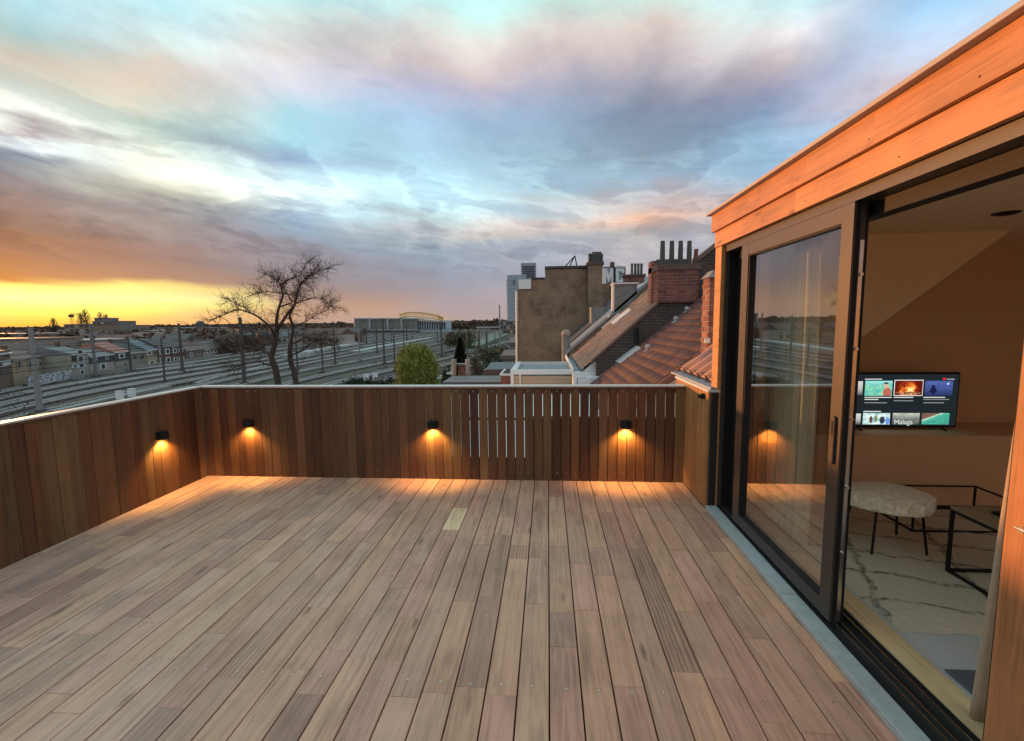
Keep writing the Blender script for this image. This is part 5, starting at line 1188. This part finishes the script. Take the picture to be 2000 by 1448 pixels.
limb([(530,697),(520,690,1),(505,682,1.6),(485,678,2),(462,672,2.4),(440,672,2.8),(424,668,3)], .12, .03)
limb([(568,672,.6),(580,668,1),(597,660,1.8),(612,662,2.4),(632,670,3),(650,676,3.4)], .11, .03)
limb([(566,694,.8),(585,688,-.6),(598,678,-1.2),(612,668,-1.8),(632,664,-2.4),(655,668,-3)], .10, .03)
limb([(537,672),(525,660,1),(510,650,2),(495,648,2.6),(478,645,3)], .08, .025)
limb([(537,716),(520,712,-1),(500,705,-1.6),(478,712,-2),(455,720,-2.4)], .08, .025)
limb([(572,640,.6),(590,632,1.4),(608,622,2),(625,612,2.6),(640,605,3)], .07, .02)
limb([(580,592,-1),(600,585,-1.5),(620,582,-2),(638,590,-2.6),(645,598,-3)], .06, .02)
limb([(553,575,.6),(538,572,1.2),(522,570,1.8),(508,572,2.2),(495,575,2.6)], .06, .02)
limb([(600,540,-1.6),(615,533,-2),(628,527,-2.4),(643,526,-2.8)], .05, .018)
limb([(585,540,1.3),(592,525,1.6),(600,515,1.8)], .04, .018)
trunk = MB()
for pts, r0, r1 in limbs[:2]:
    pp = smooth_path(pts, .35); trunk.tube(pp, [r0+(r1-r0)*i/(len(pp)-1) for i in range(len(pp))], 8)
trunk.build('trunk', M['bark'], tree, smooth=True)
branches = MB(); twigs = MB()
def twig(p, d, L, r, lev):
    n_ = 4; pts = [p]; q_ = p.copy(); dd = d.copy()
    for i in range(n_):
        dd = (dd+Vector((rt.gauss(0,.22), rt.gauss(0,.22), rt.gauss(0,.2)+.03))).normalized(); q_ = q_+dd*(L/n_); pts.append(q_)
        if lev > 0 and rt.random() < .8:
            nd = (dd+Vector((rt.gauss(0,.6), rt.gauss(0,.6), rt.gauss(0,.6)))).normalized(); twig(q_, nd, L*rt.uniform(.45,.7), r*.62, lev-1)
    twigs.tube(pts, [r*(1-.6*i/n_) for i in range(n_+1)], 3, cap=False)
for pts, r0, r1 in limbs[2:]:
    pp = smooth_path(pts, .18); branches.tube(pp, [r0+(r1-r0)*i/(len(pp)-1) for i in range(len(pp))], 6)
    for i in range(2, len(pp), 2):
        d0 = (pp[i]-pp[i-1]).normalized()
        f_ = i/len(pp)
        for _ in range(4 if f_ < .5 else 9):
            nd = (d0*.7+Vector((rt.gauss(0,.6), rt.gauss(0,.6), rt.gauss(0,.55)+.12))).normalized(); twig(pp[i], nd, rt.uniform(.6,1.5)*KB, .0120, 2)
branches.build('branches', M['bark'], tree, smooth=True); twigs.build('crown', M['twig'], tree)
# green drooping tree
gy = 46.0; ct = on_y(812, 722, gy); top = on_y(810, 677, gy).z
gt_ = thing('green_tree', (ct.x, gy, GZ), 'rounded yellow green drooping tree just above the far fence', 'tree')
MB().tube([(ct.x,gy,GZ),(ct.x+.1,gy,GZ+3),(ct.x,gy,top-2.2)], [.28,.2,.08], 8).build('trunk', M['bark'], gt_)
mb = MB(); lobes = []
for _ in range(110):
    a_ = rt.uniform(0,2*math.pi); u = rt.uniform(-.45,.93); rr_ = 2.25*math.sqrt(max(0,1-u*u))*rt.uniform(.5,1.05); zz = -4.4+u*(top+4.35)
    lobes.append(Vector((ct.x+rr_*math.cos(a_), gy+rr_*math.sin(a_), zz)))
def gfn():
    l_ = rt.choice(lobes); p = l_+Vector((rt.gauss(0,.25), rt.gauss(0,.25), rt.gauss(-.2,.40))); return p, Vector((rt.gauss(0,.4), rt.gauss(0,.4), -1))
leafcloud(mb, 30000, gfn, .11); mb.build('crown', leafmat('yellow_green_leaves', (.095,.115,.022), (.36,.35,.075)), gt_)
def bush(name, x0, x1, yt, yb, Y, n_, size, mat, label, cat='bush', rag=.25, base=None, group=None):
    a = on_y(x0, yb, Y); b = on_y(x1, yt, Y); cx = (a.x+b.x)/2; rx = abs(b.x-a.x)/2; zb = GZ if base is None else a.z
    t = thing(name, (cx, Y, zb), label, cat, group)
    MB().tube([(cx,Y,zb),(cx,Y,zb+(b.z-zb)*.6)], [.09,.03], 6).build('stem', M['bark'], t)
    mb = MB(); lb_ = [Vector((cx+rt.uniform(-.75,.75)*rx, Y+rt.uniform(-.8,.8)*rx, zb+(b.z-zb)*rt.uniform(.25,.86))) for _ in range(26)]
    def fn():
        c_ = rt.choice(lb_); return c_+Vector((rt.gauss(0,rx*rag), rt.gauss(0,rx*rag), rt.gauss(0,(b.z-zb)*.09))), None
    leafcloud(mb, n_, fn, size); mb.build('crown', mat, t); return t
dkg = leafmat('dark_leaves', (.018,.026,.014), (.045,.055,.028)); gry = leafmat('grey_twigs', (.10,.10,.085), (.17,.16,.14)); olv = leafmat('olive_leaves', (.06,.06,.03), (.12,.11,.05)); brn = leafmat('brown_leaves', (.10,.06,.035), (.17,.11,.06))
# conifer
cy = 60.0; cc_ = on_y(899, 690, cy); ctop = on_y(898, 660, cy).z
co = thing('conifer', (cc_.x, cy, GZ), 'narrow dark conifer behind the old chimney', 'tree')
MB().tube([(cc_.x,cy,GZ),(cc_.x,cy,ctop-.3)], [.2,.03], 6).build('trunk', M['bark'], co); mb = MB()
def cfn():
    u = rt.random()**.8; z_ = ctop-u*6.0; r_ = (.10+.95*min(1,u*1.5))*rt.uniform(.5,1.05)*(1 if u < .7 else 1-(u-.7)); a_ = rt.uniform(0,6.283)
    return Vector((cc_.x+r_*math.cos(a_), cy+r_*math.sin(a_), z_+.25*r_)), Vector((math.cos(a_), math.sin(a_), .5))
leafcloud(mb, 5000, cfn, .17); mb.build('crown', dkg, co)
bush('dark_bush', 676, 706, 737, 760, 62, 2500, .16, dkg, 'dark bush at the fence, left one of three left of the green tree')
bush('dark_bush', 704, 735, 739, 760, 60, 2500, .16, dkg, 'dark bush at the fence, middle one of three left of the green tree')
bush('dark_bush', 733, 768, 735, 760, 58, 3000, .16, dkg, 'dark bush touching the left side of the green tree')
bush('grey_bush', 922, 988, 700, 760, 40, 4500, .10, gry, 'grey leafless bush right of the old chimney', rag=.3)
bush('hedge', 945, 1004, 690, 735, 62, 4500, .18, dkg, 'dark hedge behind the grey bush')
bush('olive_bush', 914, 942, 688, 712, 70, 2000, .16, brn, 'small brown bush beside the conifer')
bush('hedge', 930, 1000, 672, 700, 95, 4000, .24, olv, 'olive shrub bank beside the nearest track')
bush('dark_bush', 862, 884, 715, 755, 48, 2200, .14, dkg, 'dark shrub between the green tree and the old chimney')
bush('brown_shrub', 870, 930, 645, 665, 170, 3000, .4, olv, 'shrubs between the tracks and the access road')
for k, (xc, yt, lb) in enumerate(((170,604,'tallest bare poplar right of the crane'),(161,611,'shorter bare tree between the crane and the tallest poplar'),(199,610,'bare tree above the grey apartments'),(209,614,'small bare tree at the right end of the grey apartments'),(107,622,'faint bare tree left of the crane'))):
    Y = 300+6*k; b = on_y(xc, 650, Y); t_ = on_y(xc, yt, Y); t = thing('bare_poplar', (b.x, Y, GZ), lb, 'tree', 'bare trees on the horizon')
    MB().tube([(b.x,Y,GZ),(b.x,Y,t_.z)], [.45,.10], 5).build('trunk', M['bark'], t); mb = MB()
    for _ in range(70):
        z_ = GZ+(t_.z-GZ)*rt.uniform(.35,.95); a_ = rt.uniform(0,6.283); L = (t_.z-z_)*.5+1.2; mb.tube([(b.x,Y,z_),(b.x+math.cos(a_)*L*.35,Y+math.sin(a_)*L*.35,z_+L*.55),(b.x+math.cos(a_)*L*.45,Y+math.sin(a_)*L*.45,z_+L)], [.14,.09,.05], 3, cap=False)
    mb.build('crown', M['twig'], t)
# old chimney with hanging flue pipes, annexes at the fence
oc = thing('old_chimney', (on_y(903,740,30).x, 30, GZ), 'old brick chimney with two rough concrete flues flanking it', 'chimney')
a = on_y(895,760,30); b = on_y(910,714,30); B(a.x, b.x, 30, 30.5, GZ, b.z).build('stack', M['brick_red'], oc)
B(a.x-.12, b.x+.12, 29.9, 30.6, b.z+.002, b.z+.10).build('cap', M['render_grey'], oc)
for x in (887, 913.5):
    p0, p1 = on_y(x,735,29.9), on_y(x,702,29.9); MB().tube([p0-Vector((0,0,.0)), p0+Vector((0,0,.12)), p1], [.06,.15,.16], 10).build('flue', M['obj'], oc, (.36,.34,.29))
    MB().tube([on_y(x,722,29.9), Vector((on_y(903,722,30).x,30.1,on_y(903,722,30).z))], .04, 6).build('bracket', M['black'], oc)
an_ = thing('brick_annex', (on_y(990,740,20).x, 20, GZ), 'small brick annex with white coping just above the far fence', 'annex')
a = on_y(979,760,20); b = on_y(998,734,20); B(a.x, b.x, 20, 22, GZ, b.z).build('brick_wall', M['brick_red'], an_); B(a.x-.05, b.x+.05, 19.95, 22.05, b.z+.002, b.z+.09).build('coping', M['paint_white'], an_); B(a.x+.06, b.x-.06, 20.06, 21.9, b.z+.091, b.z+.11).build('roof_felt', M['black'], an_)
lf = thing('flat_roof_shed', (on_y(925,748,26).x, 26, GZ), 'low pale flat roof between the green tree and the annex', 'shed')
a = on_y(866,752,26); b = on_y(976,746,26); B(a.x, b.x, 26, 29, GZ, b.z-.1).build('shed_wall', M['render_grey'], lf); B(a.x-.05, b.x+.05, 25.9, 29.1, b.z-.098, b.z).build('roof_edge', M['objs'], lf, (.15,.145,.14))
for k, (x0, x1, yt, Y, rc, lb) in enumerate(((983,1006,692,50,(.20,.10,.085),'red roofed low house squeezed left of the tan brick building'),(996,1010,664,75,(.22,.11,.09),'far red roofed gable left of the tan brick building'),(955,1000,722,34,(.14,.14,.14),'grey flat roofed shed behind the small annex'))):
    block('low_house', x0, x1, 760, yt+10, Y, 6, (.30,.27,.25), lb, 'house', roofc=(.16,.10,.085))
    a = on_y(x0,yt+10,Y); b = on_y(x1,yt,Y); o = MB().prism([(a.x-.2,Y-.3,a.z+.42),(b.x+.2,Y-.3,a.z+.42),(b.x+.2,Y+3,b.z+.3),(a.x-.2,Y+3,b.z+.3)], (0,.1,-.15))
    o.build('pitched_roof', M['tile'], bpy.data.objects[[q_.name for q_ in bpy.data.objects if q_.name.startswith('low_house')][-1]], rc)
# far wooded skyline, one mass
mb = MB()
def blobs(n_, xa, xb, Ya, Yb, hmin, hmax):
    for _ in range(n_):
        x = rt.uniform(xa, xb); Y = rt.uniform(Ya, Yb); p = on_y(x, 640, Y); h_ = rt.uniform(hmin, hmax); r_ = h_*rt.uniform(.6,1.1)
        for _k in range(3):
            c_ = Vector((p.x+rt.gauss(0,r_*.6), Y+rt.gauss(0,r_*.5), GZ+h_*rt.uniform(.4,.62))); bb = len(mb.v); rr_ = r_*rt.uniform(.4,.7)
            for i in range(26):
                a_ = rt.uniform(0,6.283); u = rt.uniform(-1,1); s = math.sqrt(1-u*u)*rr_; q_ = c_+Vector((s*math.cos(a_), s*math.sin(a_), u*h_*.45))
                d = Vector((rt.gauss(0,1),rt.gauss(0,1),rt.gauss(0,1))).normalized(); e = d.cross(Vector((rt.gauss(0,1),rt.gauss(0,1),rt.gauss(0,1)))).normalized(); l_ = r_*.22
                mb.add([q_-d*l_,q_+e*l_,q_+d*l_,q_-e*l_], [(0,1,2,3)])
blobs(650, -160, 1010, 700, 1500, 8, 15); blobs(560, -160, 470, 170, 640, 4, 8.8); blobs(140, 470, 700, 330, 700, 4, 9)
sk = mb.build('distant_woodland', leafmat('winter_woodland', (.085,.058,.042), (.16,.10,.065))); tag(sk, 'brown winter woodland along the horizon', 'woodland', kind='stuff')
mb = MB(); P_ = [on_y(-300+i*60, 640, 2600) for i in range(26)]; rr_ = [rt.uniform(14,24) for _ in P_]
for i in range(25): mb.hexa([(P_[i].x,2600,GZ),(P_[i+1].x,2600,GZ),(P_[i+1].x,2900,GZ),(P_[i].x,2900,GZ)],[(P_[i].x,2600,GZ+rr_[i]),(P_[i+1].x,2600,GZ+rr_[i+1]),(P_[i+1].x,2900,GZ+rr_[i+1]),(P_[i].x,2900,GZ+rr_[i])])
struct(mb.build('far_hills', plain('far_hills', (.07,.07,.07), .95)))
